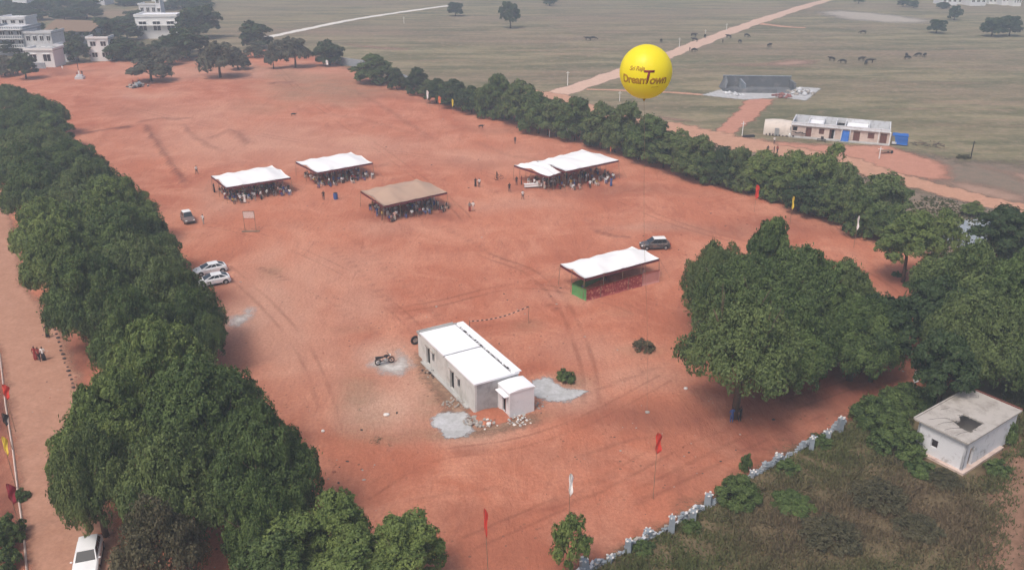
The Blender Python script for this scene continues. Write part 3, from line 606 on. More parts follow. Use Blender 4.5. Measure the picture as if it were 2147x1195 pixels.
# lower edge, light green group
for k, x, y, w, h, lab in [('midlight', 600, 1125, 200, 7.0, "light green young tree, leftmost of the clump at the bottom edge"), ('midlight', 705, 1105, 160, 7.0, "light green young tree in the middle of the clump at the bottom edge"),
                           ('midlight', 850, 1140, 190, 6.5, "light green young tree, rightmost of the clump at the bottom edge"), ('midlight', 745, 1190, 240, 6.0, "green young tree cut off by the bottom edge"), ('mid', 560, 1195, 180, 6.5, "dark green young tree at the bottom edge under the avenue crowns")]:
    crown_at(k, x, y, w, h, lab, group="young trees along the bottom edge", name="young_tree")
px_tree('airy', 1195, 1065, 1160, 92, "small thin tree standing alone by the white flag", ybase=1215, clear=0.22, name="young_tree")

# right hand row between the red ground and the dirt road
HR = "trees of the right hand row"
row = [('mid', 785, 118, 178, 78, 'round grey-green tree standing apart at the far end of the right row'), ('middark', 833, 148, 188, 34, 'small narrow tree right of the round grey-green one'), ('middark', 877, 146, 200, 48, 'upright dark tree just left of the far white flag'),
       ('middark', 915, 165, 218, 48, 'dark tree behind the far white flag'), ('middark', 950, 166, 228, 58, 'dark tree behind the small yellow flag'), ('middark', 990, 180, 240, 56, 'dark tree right of the small yellow flag'),
       ('mid', 1045, 156, 245, 56, 'tall tree with a bright top in the far right row'), ('mid', 1028, 178, 250, 60, 'dark tree in front of the bright topped one'), ('midmix', 1090, 172, 266, 86, 'leafy tree where the country road meets the row'), ('mid', 1128, 195, 285, 80, 'dark bushy tree beside the start of the country road'),
       ('midmix', 1165, 210, 292, 76, 'dark tree above the slim white flag'), ('mid', 1205, 203, 300, 72, 'dense tree between the slim white flag and the gap'), ('midmix', 1262, 218, 318, 80, 'green tree just right of the gap in the row'), ('midmix', 1310, 216, 330, 92, 'bright round tree below the balloon'),
       ('mid', 1362, 245, 350, 90, 'tree behind the balloon tether'), ('midmix', 1415, 275, 368, 92, 'dark tree right of the balloon tether'), ('midmix', 1460, 285, 385, 88, 'dark tree, second right of the balloon tether'), ('middark', 1508, 315, 392, 60, 'lower dark tree before the light green stretch'),
       ('midmix', 1545, 310, 402, 70, 'tree left of the red flag in the row'), ('midlight', 1592, 318, 412, 86, 'light green tree behind the red flag in the row'), ('midlight', 1650, 318, 430, 92, 'light green tree left of the yellow flag in the row'), ('midlight', 1722, 308, 450, 105, 'tallest light green tree, below the long roofless building'),
       ('middark', 1690, 365, 458, 80, 'shaded tree behind the yellow flag'), ('midmix', 1765, 345, 470, 80, 'dark tree right of the tallest light green one'), ('midmix', 1838, 364, 490, 118, 'round crowned tree behind the hanging white flag'), ('mid', 1795, 400, 500, 70, 'low dark tree left of the hanging white flag'), ('mid', 1860, 430, 522, 70, 'low tree below the round crowned one')]
for k, x, yt, yb, w, lab in row: px_tree(k, x, yt - 3, yb + 3, w * 1.22, lab, group=HR, name="row_tree", clear=0.0)
for i, (x, yt, yb, w) in enumerate([(858, 158, 192, 40), (897, 168, 206, 44), (932, 172, 222, 46), (970, 185, 236, 50), (1008, 185, 244, 54), (1062, 192, 256, 60), (1108, 200, 276, 62), (1148, 215, 290, 62), (1188, 225, 300, 62), (1240, 250, 312, 60), (1288, 250, 326, 70), (1338, 262, 342, 74), (1390, 282, 360, 74), (1438, 300, 378, 74), (1482, 318, 392, 70), (1528, 330, 402, 66), (1568, 345, 412, 70), (1622, 350, 428, 76), (1672, 372, 452, 76), (1708, 385, 462, 76), (1742, 390, 474, 76), (1818, 425, 506, 80)]):
    px_tree(('middark', 'midmix', 'mid')[i % 3], x, yt, yb, w, ordinal(i) + " low bushy understorey tree of the right row, counted from its far end", group="understorey of the right hand row", name="row_shrub_tree", clear=0.0) if i < 20 else px_tree('mid', x, yt, yb, w, ["bushy understorey tree between the yellow and white flags", "bushy understorey tree next to the hanging white flag"][i - 20], group="understorey of the right hand row", name="row_shrub_tree", clear=0.0)
px_tree('midlight', 1893, 440, 552, 138, "light green tree with a clear trunk at the near end of the right row", ybase=592, clear=0.3, name="row_tree", group=HR)
px_tree('airy', 1968, 425, 530, 95, "thin green tree left of the blue-grey paved patch", ybase=560, clear=0.15)
px_tree('midlight', 2036, 420, 458, 56, "small round tree beside the end of the dirt road", name="shrub")
px_tree('mid', 2120, 440, 560, 120, "dark tree at the right edge above the blue-grey patch")
# right hand cluster
CL = "cluster of big trees right of the near canopy"
cl = [('big', 1560, 610, 250, 11.5, 'dense tree behind the front tree, right of the near canopy'), ('mid', 1608, 540, 110, 13.0, 'tree top sticking up highest out of the cluster'), ('big', 1680, 600, 240, 12, 'big rounded crown in the middle of the cluster'), ('olive', 1505, 575, 150, 11, 'crown at the left corner of the cluster with reddish tips'),
      ('olive', 1770, 615, 180, 10.5, 'rounded crown on the right shoulder of the cluster'), ('big', 1640, 700, 250, 10.5, 'dark crown low in the middle of the cluster'), ('big', 1800, 690, 210, 9.5, 'shaded crown at the right foot of the cluster')]
for k, x, y, w, h, lab in cl: crown_at(k, x, y, w, h, lab, group=CL, name="big_tree")
px_tree('loose', 1540, 622, 825, 270, "lighter green tree with a clear trunk in front of the cluster", ybase=876, clear=0.40, name="big_tree", group=CL)
px_tree('middark', 1825, 625, 760, 150, "thin dark tree with a visible trunk on the brown soil", ybase=800, clear=0.3, name="big_tree", group=CL)
er = [('olive', 2030, 590, 260, 12, 'dark tree mass nearest the blue-grey patch'), ('middark', 1960, 650, 170, 10, 'dark tree at the left of the right edge wood'), ('big', 2140, 620, 240, 12, 'dark tree cut by the right picture edge'), ('olive', 2060, 690, 240, 11, 'deep green tree above the small ruined house'),
      ('middark', 1985, 760, 150, 9, 'shaded tree left of the small ruined house'), ('big', 2190, 740, 150, 10, 'dark tree behind the right corner of the small ruined house'), ('middark', 2110, 500, 160, 10, 'dim tree at the right edge below the dirt road')]
for k, x, y, w, h, lab in er: crown_at(k, x, y, w, h, lab, group="dark wood along the right edge", name="big_tree")

# shrubs
SH = "shrubs in the scrubland"
def shrub(kind, x, y, w, h, lab, group=SH, name="shrub"):
    b = at(x, y); rad = w / 2 / px_per_m(b); cm, cr, ct = CROWNS[kind][random.randrange(len(CROWNS[kind]))]
    o = link(name, cm, None, (b.x, b.y, -0.1)); s = rad / cr; o.scale = (s, s, h / ct); o.rotation_euler = (0, 0, random.uniform(0, 6)); return tag(o, lab, "shrub", group)
for a in [('bigbush', 1840, 885, 130, 2.6, "dense dark shrub left of the small ruined house"), ('bigbush', 1905, 850, 120, 2.4, "shrub touching the left corner of the small ruined house roof"), ('bigbush', 1880, 940, 130, 2.4, "green shrub under the window of the small ruined house"), ('bush', 1930, 990, 70, 1.2, "low shrub at the plinth of the small ruined house"),
          ('bush', 1960, 900, 60, 2.4, "shrub growing against the window wall of the small ruined house"), ('bush', 2105, 925, 50, 2.7, "leafy climber covering the right wall of the small ruined house"), ('bush', 2090, 990, 60, 1.2, "small shrub at the foot of the right wall of the ruined house"),
          ('bigbush', 1545, 1050, 105, 2.4, "bushy shrub straddling the broken boundary wall"), ('bush', 1562, 985, 30, 1.8, "pointed little shrub on top of the boundary wall"), ('bush', 1345, 1150, 60, .8, "low weeds against the wall between the two lowest pillars"), ('bush', 1450, 1108, 50, .8, "low weeds against the middle of the boundary wall"), ('bush', 1650, 985, 60, .9, "low weeds hiding the wall right of the straddling shrub"), ('bush', 1720, 930, 60, 0.9, "low green shrub behind the far stretch of boundary wall"),
          ('deadbrush', 1840, 1050, 140, 1.6, "brown dead shrub in the middle of the scrubland"), ('deadbrush', 1740, 1130, 150, 1.5, "brown dead shrub lowest in the scrubland"), ('deadbrush', 1920, 1110, 120, 1.2, "brown dead shrub right of the others in the scrubland"), ('bigbush', 1660, 1060, 100, 1.0, "olive shrub beside the brown dead ones"), ('deadbrush', 1980, 1010, 90, 1.0, "brown brush below the small ruined house")]: shrub(*a)
shrub('drybush', 1350, 732, 56, 1.3, "dark grey tuft bush alone on the red ground", None)
for i, (x, y, w, h, l) in enumerate([(790, 925, 40, .25, "lowest grey weed tuft below the pale dust patch"), (818, 935, 26, .2, "small grey weed tuft right of the lowest one"), (752, 860, 24, .2, "grey weed tuft left of the pale dust patch")]): shrub("thin", x, y, w, h, l, "weed tufts round the pale dust patch", "weed_tuft")
shrub('bush', 1187, 798, 46, 1.4, "small green bush beside the right concrete slab", None)
shrub('bush', 1240, 305, 36, 2.0, "leafy bush behind the double white canopy", None)
for i, (x, y, w) in enumerate([(1905, 600, 30), (1880, 578, 24), (1925, 565, 26)]): shrub('bush', x, y, w, .7, ["low weed right of the clear trunk", "low weed left of the clear trunk", "low weed behind the clear trunk"][i] + " at the near end of the right row", "weeds at the near end of the right row")
shrub('drybush', 2020, 332, 34, 0.9, "dark grassy tuft in the plain right of the red yard", None)
shrub('bush', 8, 1165, 60, 2.4, "taller dark shrub between the two in the lower left corner", None); shrub('bush', 25, 1130, 70, 2.2, "dark green shrub behind the white kerb in the lower left corner", None); shrub('bush', 20, 1190, 60, 2.0, "leafy shrub cut by the bottom left corner", None); shrub('bush', 45, 1045, 40, 1.0, "small plant with thin leaves leaning over the white kerb", None)

# far trees on the plain and round the village
def y_far(y): return y < 140
for k, x, yt, yb, w, lab, yb2 in [('far', 955, 4, 34, 36, "round lone tree on the far plain, at the end of the white path", None), ('far', 1070, 2, 44, 44, "lone tree with a visible trunk on the far plain", 60), ('far', 1153, -12, 12, 30, "tree at the top edge right of the lone ones", None),
                              ('far', 1962, 40, 70, 38, "dark round tree in the right part of the far plain", None), ('far', 2000, 12, 42, 30, "small tree behind the dark round one", None), ('far', 2078, 34, 78, 52, "left tree of the dark pair at the far right", None), ('far', 2115, 32, 77, 50, "right tree of the dark pair at the far right", None),
                              ('far', 1893, -4, 14, 26, "left small tree near the top edge by the pale buildings", None), ('far', 1915, 2, 16, 22, "right small tree near the top edge by the pale buildings", None), ('far', 1976, 6, 18, 28, "low tree in front of the far pale buildings", None), ('far', 1800, -10, 7, 24, "tree at the top edge beside the end of the country road", None),
                              ('far', 538, 44, 104, 72, "dark square topped tree behind the red ground", None), ('fargrey', 620, 74, 138, 66, "greyish spreading tree at the far edge of the red ground", 142), ('fargrey', 590, 80, 122, 50, "faint tree left of the greyish spreading one", None), ('far', 692, 84, 140, 64, "dark domed tree with a white flag in front", None),
                              ('fargrey', 574, 92, 128, 34, "small thin tree on the far red ground", 145), ('fargrey', 318, 118, 160, 88, "low wide tan tree shading the grey heap", 172), ('fargrey', 462, 82, 150, 84, "tan tree with a clear trunk on the far red ground", 163), ('fargrey', 500, 100, 148, 52, "drooping tree right of the clear trunk one", None),
                              ('far', 395, 54, 128, 92, "big dark tree between the village and the red ground", None), ('far', 418, 8, 84, 74, "very tall dark tree at the village edge", None), ('far', 268, 78, 128, 72, "dark tree right of the white two storey block", None), ('fargrey', 355, 95, 138, 46, "greyish tree behind the low wide tan one", None), ('far', 166, 82, 132, 50, "dark tree left of the white two storey block", None),
                              ('far', 55, 110, 150, 58, "tree with a short trunk at the start of the left avenue", 166), ('far', 88, 50, 92, 54, "dark tree in front of the left village block", None), ('fargrey', 310, 90, 128, 40, "dull tree behind the dark one by the two storey block", None), ('far', 225, 36, 88, 60, "dark tree between the tan roof and the long white building", None), ('far', 268, 46, 86, 56, "dark tree left of the long white building", None), ('far', 283, 22, 46, 40, "hazy tree behind the long white building", None),
                              ('far', 150, 66, 104, 40, "dark tree in front of the middle of the tan roofed hall", None), ('far', 100, 104, 128, 30, "small dark tree behind the one storey village house", None), ('far', 120, 60, 100, 44, "dark tree before the tan roofed hall", None), ('far', 188, 62, 96, 40, "dark tree at the right end of the tan roofed hall", None), ('far', 246, 92, 130, 36, "small dark tree touching the white two storey block", None), ('far', 340, 84, 120, 50, "dark tree under the long white building", None), ('far', 385, 70, 112, 50, "dark tree at the right foot of the long white building", None), ('far', 28, 84, 118, 40, "dark tree in front of the railed balconies", None), ('far', 300, 96, 134, 40, "dull dark tree behind the low wide tan one, left side", None), ('fargrey', 12, 118, 162, 60, "dull tree at the left edge by the village", None), ('fargrey', 535, 90, 122, 46, "grey bush under the square topped tree", None)]:
    px_tree(k, x, yt - 2, yb + 2, w * (1.25 if x < 480 and y_far(yb) else 1.1), lab, ybase=yb2, name="plain_tree")
r_ = random.Random(5); HZ = "hazy wood behind the village"
for i in range(150):
    x = r_.uniform(-180, 430); y = r_.uniform(12, 66) if i % 2 else r_.uniform(-70, 20)
    if 285 < x < 385 and 25 < y < 90: continue
    if 50 < x < 170 and y > 52: continue
    b = at(x, y); px_tree('far', x, y - 8000 / (b.y + 40) , y, r_.uniform(38, 74), "hazy dark tree in the wood behind the village", group=HZ, name="wood_tree")

# scrubland undergrowth: blades and twigs nobody could count
def undergrowth():
    r = np.random.default_rng(9); P = wpts([(1225, 1206), (1400, 1108), (1560, 1008), (1770, 892), (1900, 842), (2060, 800), (2400, 770), (2600, 1000), (2500, 1500), (1000, 1500)])
    A = np.array(P); lo, hi = A.min(0), A.max(0); n = 520000
    X = r.uniform(lo[0], hi[0], n); Y = r.uniform(lo[1], hi[1], n)
    clump = np.sin(X * .9 + np.sin(Y * .7) * 2) * np.sin(Y * 1.1 + np.sin(X * .5) * 2) + r.normal(size=n) * 0.6
    px, py = to_px(X, Y); track_ = (px + r.normal(size=n) * 22 > 2110 - (py - 1000) * .12) & (py > 960)
    h_ok = (poly_sd(X, Y, P) > 0.2) & (clump > -0.35) & ~track_ & ~((px > 1915) & (px < 2100) & (py < 1000))
    keep = np.where(h_ok)[0][:150000]; X, Y, clump = X[keep], Y[keep], clump[keep]; m = len(X)
    h = r.uniform(.06, .28, m) * (1 + np.clip(clump, 0, 1) * .9); a = r.uniform(0, 6.28, m); w = r.uniform(.025, .08, m); lx, ly = r.normal(size=(2, m)) * .12
    dx, dy = np.cos(a) * w, np.sin(a) * w
    V = np.stack([np.stack([X - dx, Y - dy, np.full(m, .02)], -1), np.stack([X + dx, Y + dy, np.full(m, .02)], -1), np.stack([X + dx * .5 + lx, Y + dy * .5 + ly, h + .04], -1), np.stack([X - dx * .6 + lx, Y - dy * .6 + ly, h + .02], -1)], 1).reshape(-1, 3)
    px, py = to_px(X, Y); dryness = np.clip(np.exp(-((px - 1830) / 260) ** 2 - ((py - 1090) / 110) ** 2) * 1.3 + .25 * np.sin(X * .4) + r.normal(size=m) * .15, 0, 1)
    tint = np.repeat(dryness, 4)
    s = NT("undergrowth_mat"); c = s.mix(s.attr('tint'), s.mix(s.noise(.5, 3), (0.060, 0.078, 0.028), (0.135, 0.140, 0.058)), s.mix(s.noise(.7, 3), (0.095, 0.070, 0.044), (0.19, 0.145, 0.09)))
    s.principled(c, .9, None, .1)
    return tag(link("undergrowth", fast_mesh("undergrowth", V, np.arange(m * 4).reshape(-1, 4), s.m, {'tint': tint})), "olive and brown weeds and dry grass covering the scrubby slope", kind='stuff')
undergrowth()
def tufts():
    """short grass on the verge right of the row and on the plain close to it"""
    r = np.random.default_rng(19); P = wpts([(1150, 205), (1250, 240), (1500, 300), (1760, 350), (1960, 410), (2147, 450), (2300, 560), (2000, 560), (1900, 520), (1640, 430), (1250, 290)])
    A = np.array(P); lo, hi = A.min(0), A.max(0); n = 60000; X = r.uniform(lo[0], hi[0], n); Y = r.uniform(lo[1], hi[1], n)
    k = (poly_sd(X, Y, P) > 1) & (np.sin(X * .35 + 2 * np.sin(Y * .2)) + r.normal(size=n) * .5 > .3); X, Y = X[k][:16000], Y[k][:16000]; m = len(X)
    a = r.uniform(0, 6.28, m); w = r.uniform(.1, .3, m); h = r.uniform(.1, .4, m); dx, dy = np.cos(a) * w, np.sin(a) * w
    V = np.stack([np.stack([X - dx, Y - dy, 0 * X], -1), np.stack([X + dx, Y + dy, 0 * X], -1), np.stack([X + dx * .6, Y + dy * .6, h], -1), np.stack([X - dx * .7, Y - dy * .7, h * .8], -1)], 1).reshape(-1, 3)
    tag(link("verge_grass", fast_mesh("verge_grass", V, np.arange(m * 4).reshape(-1, 4), MAT['scrub'], {'tint': np.repeat(r.random(m), 4)})), "short dry grass on the verge beside the dirt road", kind='stuff')
tufts()

# ------------------------------------------------------------------ haze
hm = bpy.data.materials.new("haze_mat"); hm.use_nodes = True; ht = hm.node_tree; ht.nodes.clear()
pv = ht.nodes.new("ShaderNodeVolumePrincipled"); pv.inputs['Color'].default_value = (0.58, 0.69, 0.82, 1); pv.inputs['Density'].default_value = 0.00092
pv.inputs['Anisotropy'].default_value = 0.0
ho = ht.nodes.new("ShaderNodeOutputMaterial"); ht.links.new(pv.outputs[0], ho.inputs['Volume'])
mb = MB(); mb.box(-2800, -500, -1.5, 2800, 4900, 47.5)
tag(mb.build("haze", hm), "thin bluish haze over the plain", kind='stuff')

# ------------------------------------------------------------------ long white house in the middle
def frame_from(a, b, c):
    """local frame: origin b, x along b->a, y along b->c made square; returns origin, angle, length, width"""
    a, b, c = Vector((a.x, a.y, 0)), Vector((b.x, b.y, 0)), Vector((c.x, c.y, 0))
    u = (a - b); L = u.length; u.normalize(); v = c - b; n = Vector((-u.y, u.x, 0)); W = v.dot(n)
    return b, math.atan2(u.y, u.x), L, W
def shutters(parent, x, w, z0, z1, y, name, mat, deep=0.06):
    mb = MB(); mb.box(x, y - deep, z0, x + w, y + 0.01, z1); return mb.build(name, mat, parent)

def rect_wall(x0, x1, h0, h1, holes, ya, yb, mb):
    """wall in the xz plane between ya and yb with rectangular openings cut through"""
    xs = sorted({x0, x1, *[v for h in holes for v in (h[0], h[1])]}); zs = sorted({h0, h1, *[v for h in holes for v in (h[2], h[3])]})
    for i in range(len(xs) - 1):
        z = 0
        for j in range(len(zs) - 1):
            cx_, cz = (xs[i] + xs[i + 1]) / 2, (zs[j] + zs[j + 1]) / 2
            if any(h[0] < cx_ < h[1] and h[2] < cz < h[3] for h in holes): continue
            mb.box(xs[i], ya, zs[j], xs[i + 1], yb, zs[j + 1])
H1 = 3.35
o1, a1, L1, W1 = Vector((-3.566, 70.655, 0)), 2.089, 12.557, 4.832
# x runs from the near corner to the back along the left wall; the left wall faces outside y<0 when W>0
W1 = abs(W1); flip1 = -1
house = empty("long_house", (o1.x, o1.y, GZ), a1, "long low white house with a flat white roof and a lean-to porch room", "house")
def hy(y): return y * flip1            # local y grows into the house
def lbox(mb, x0, y0, z0, x1, y1, z1, mi=0, jit=0): mb.box(x0, min(hy(y0), hy(y1)), z0, x1, max(hy(y0), hy(y1)), z1, mi, jit)
holes = [(L1 - 2.20, L1 - 1.25, 0.30, 2.35), (L1 - 3.35, L1 - 2.75, 1.30, 2.25), (4.60, 5.50, 0.20, 2.30), (3.20, 3.80, 1.25, 2.15)]
mb = MB(); ya, yb = sorted((hy(0), hy(0.22))); rect_wall(0, L1, -0.3, H1 - 0.18, holes, ya, yb, mb); mb.build("wall", MAT['whitewall'], house)
mb = MB(); lbox(mb, 0.002, 0.22, -0.3, 0.22, W1, H1 - 0.18); w = mb.build("wall", MAT['greywall'], house); w['label'] = "grey unpainted end wall"
mb = MB(); lbox(mb, 0.22, W1 - 0.22, -0.3, L1, W1 - 0.001, H1 - 0.18); mb.build("wall", MAT['whitewall'], house)
mb = MB(); lbox(mb, L1 - 0.22, 0.22, -0.3, L1 - 0.002, W1 - 0.22, H1 - 0.18); mb.build("wall", MAT['whitewall'], house)
mb = MB(); lbox(mb, 0.25, 0.25, 0, L1 - 0.25, 0.9, 2.6); mb.build("interior_shade", MAT['black'], house)  # solid black block standing in for the shade indoors
mb = MB(); lbox(mb, -0.10, -0.10, H1 - 0.18, L1 * 0.515, W1 + 0.05, H1); mb.build("roof", MAT['whiteroof'], house)
mb = MB(); lbox(mb, L1 * 0.53, -0.10, H1 - 0.18, L1 + .1, W1 + 0.05, H1); mb.build("roof", MAT['whiteroof'], house)
mb = MB(); lbox(mb, L1 * 0.515, -0.10, H1 - 0.18, L1 * 0.53, W1 + 0.05, H1 - 0.06); mb.build("roof_joint", MAT['trim'], house)
mb = MB(); lbox(mb, 0.25, W1 - 0.75, H1 + 0.001, L1, W1 - 0.70, H1 + 0.05); mb.build("roof_seam", MAT['metal'], house)
for k in range(26):
    mb = MB(); x = 0.5 + k * (L1 - 1.2) / 26; lbox(mb, x, W1 - 0.72, H1, x + random.uniform(.12, .36), W1 - 0.60 + random.uniform(0, .1), H1 + 0.07, jit=.01); mb.build("broken_tile", MAT['darkstone'] if k % 3 else MAT['concrete'], house)
mb = MB(); lbox(mb, -0.10, W1 - 0.50, H1 + .001, L1 + .1, W1 + 0.28, H1 + 0.10); mb.build("parapet", MAT['whiteroof'], house)
mb = MB(); lbox(mb, L1 - .02, 0.0, H1 + .002, L1 + .12, W1 - .5, H1 + 0.12); mb.build("parapet", MAT['concrete'], house)
# back lean-to behind the far end
mb = MB(); lbox(mb, L1, 0.12, -.3, L1 + 1.15, W1 - .5, H1 - 0.55); lean = mb.build("back_room", MAT['whitewall'], house)
mb = MB(); lbox(mb, L1, 0.02, H1 - .55, L1 + 1.25, 0.2, H1 - .30); lbox(mb, L1 + 1.08, 0.2, H1 - .55, L1 + 1.25, W1 - .45, H1 - .30); mb.build("back_parapet", MAT['concrete'], house)
for i, h in enumerate(holes):
    mb = MB(); lbox(mb, h[0] - .12, -0.16, h[3] + .12, h[1] + .12, 0.0, h[3] + .18); mb.build("sunshade", MAT['stone'], house)
    if h[2] > .5:
        f = MB(); lbox(f, h[0], .14, h[2], h[1], .18, h[3]); wn_ = f.build("window", MAT['carglass'], house)
        f = MB(); [lbox(f, x, .03, h[2], x + .05, .06, h[3]) for x in (h[0], (h[0] + h[1]) / 2 - .02, h[1] - .05)]; lbox(f, h[0], .02, h[2], h[1], .03, h[2] + .06); f.build("frame", MAT['metal'], wn_)
    else:
        f = MB(); lbox(f, h[0], .17, h[2], h[0] + (h[1] - h[0]) * .3, .21, h[3]); f.build("door", MAT['black'] if i else MAT['browndoor'], house)
mb = MB()
for x in (6.1, 8.6, 2.0): lbox(mb, x, -0.035, -.3, x + .10, -.0005, H1 - .2)
mb.build("pilaster", MAT['whitewall'], house)
mb = MB(); lbox(mb, 1.2, -0.38, -.3, L1 - .4, -.002, 0.13, jit=.03); mb.build("plinth", MAT['concrete'], house)
# annexe
ax0, ax1, ay0, ay1, AH = -2.35, -0.004, W1 * 0.52, W1 + 0.42, 2.75
mb = MB(); t_ = .16
lbox(mb, ax0, ay0, -.3, ax0 + t_, ay1, AH); lbox(mb, ax0 + t_, ay1 - t_, -.3, ax1, ay1, AH)
ya, yb = sorted((hy(ay0), hy(ay0 + t_))); rect_wall(ax0 + t_, ax1, -.3, AH, [(ax0 + .75, ax0 + 1.45, .25, 2.15)], ya, yb, mb)
annex = mb.build("porch_room", MAT['annexwall'], house)
mb = MB()
def arch(u, v):
    y = ay0 - .06 + u * (ay1 - ay0 + .12); return (ax0 - .06 + v * (ax1 - ax0 + .03), hy(y), AH + 0.02 + .16 * math.sin(math.pi * u) ** .8)
mb.grid(arch, 12, 1)
b0 = len(mb.v)
for u in range(13): x, y, z = arch(u / 12, 0); mb.v.append((x, y, AH - .05))
for u in range(12): mb.f.append((b0 + u, b0 + u + 1, (u + 1) * 2, u * 2)); mb.mi.append(0)
mb.build("roof", MAT['whiteroof'], annex)
mb = MB(); lbox(mb, ax0 + .15, ay0 - .50, 2.28, ax1 - .35, ay0, 2.36); mb.build("sunshade", MAT['whiteroof'], annex)
mb = MB(); lbox(mb, ax0 + .2, ay0 + .2, 0, ax1 - .1, ay1 - .2, AH - .1); mb.build("interior_shade", MAT['black'], annex)  # black filler, paints the inner shade of the porch room
mb = MB(); lbox(mb, ax0 + .76, ay0 + .03, .25, ax0 + .95, ay0 + .08, 2.15); mb.build("door", MAT['browndoor'], annex)
hm_ = Matrix.Translation(house.location) @ Matrix.Rotation(a1, 4, 'Z')
def stone_heap(name, c, n, r, size, mats, label, cat="stones", h=0.3):
    t = empty(name, (c.x, c.y, GZ), 0, label, cat)
    protos = []
    for m in mats:
        for _ in range(2):
            mb = MB(); mb.blob((0, 0, 0), (1, random.uniform(.6, .9), random.uniform(.5, .8)), 1, .25); protos.append(mb.mesh("stone", m))
    for i in range(n):
        a, q = random.uniform(0, 6.28), math.sqrt(random.random()) * r; s = size * random.uniform(.5, 1.3)
        o = link('stone', random.choice(protos), t, (math.cos(a) * q, math.sin(a) * q, s * .3 + max(0, h * (1 - q / r)) * random.random())); o.scale = (s, s, s); o.rotation_euler = (random.uniform(-.4, .4), random.uniform(-.4, .4), random.uniform(0, 6.28))
    return t
stone_heap("rubble_heap", at(1022, 888), 34, 1.1, .20, [MAT['white_stone'], MAT['stone']], "heap of white broken stones at the foot of the porch room", h=.4)
stone_heap("rubble_heap", at(988, 886), 22, 0.9, .22, [MAT['stone']], "brownish rubble at the near corner of the long house", h=.5)
stone_heap("rubble_heap", at(955, 848), 46, 1.3, .13, [MAT['stone']], "brown rubble along the left wall of the long house", h=.35)
stone_heap("rubble_heap", at(1088, 882), 40, 1.2, .13, [MAT['white_stone'], MAT['concrete']], "pale rubble below the white porch room front", h=.4)
stone_heap("rubble_heap", at(912, 780), 26, 1.5, .16, [MAT['stone'], MAT['darkstone']], "dark rubble left of the back door of the long house", h=.2)
stone_heap("earth_bank", at(1122, 850), 20, .9, .13, [MAT['stone']], "brown clods right of the porch room", h=.2)
mb = MB(); mb.blob((0, 0, 0), (2.1, 1.6, .5), 3, .05); c = hm_ @ Vector((-1.2, hy(W1 * .25), -.15)); o = mb.build("earth_mound", MAT['soil'], None, c, 0, True); 
o.data.attributes.new('edge', 'FLOAT', 'POINT').data.foreach_set('value', [2.0] * len(o.data.vertices)); tag(o, "brown earth mound against the grey end wall of the long house", "mound")
mb = MB(); mb.blob((0, 0, 0), (.32, .24, .16), 2, .08); tag(mb.build("boulder", MAT['white_stone'], None, at(810, 869, .1)), "white stone on the pale dust patch", "stone")
mb = MB(); mb.blob((0, 0, 0), (.18, .16, .14), 2, .08); tag(mb.build("boulder", MAT['white_stone'], None, at(677, 903, .1)), "small white stone on the red soil left of the pale dust patch", "stone")
mb = MB(); mb.blob((0, 0, 0), (.22, .2, .14), 2, .08); tag(mb.build("boulder", MAT['white_stone'], None, at(1438, 814, .1)), "white stone at the left foot of the front tree", "stone")
mb = MB(); mb.blob((0, 0, 0), (.10, .2, .10), 1, .08); tag(mb.build("boulder", MAT['darkstone'], None, at(832, 865, .1)), "little dark stone right of the white one", "stone")

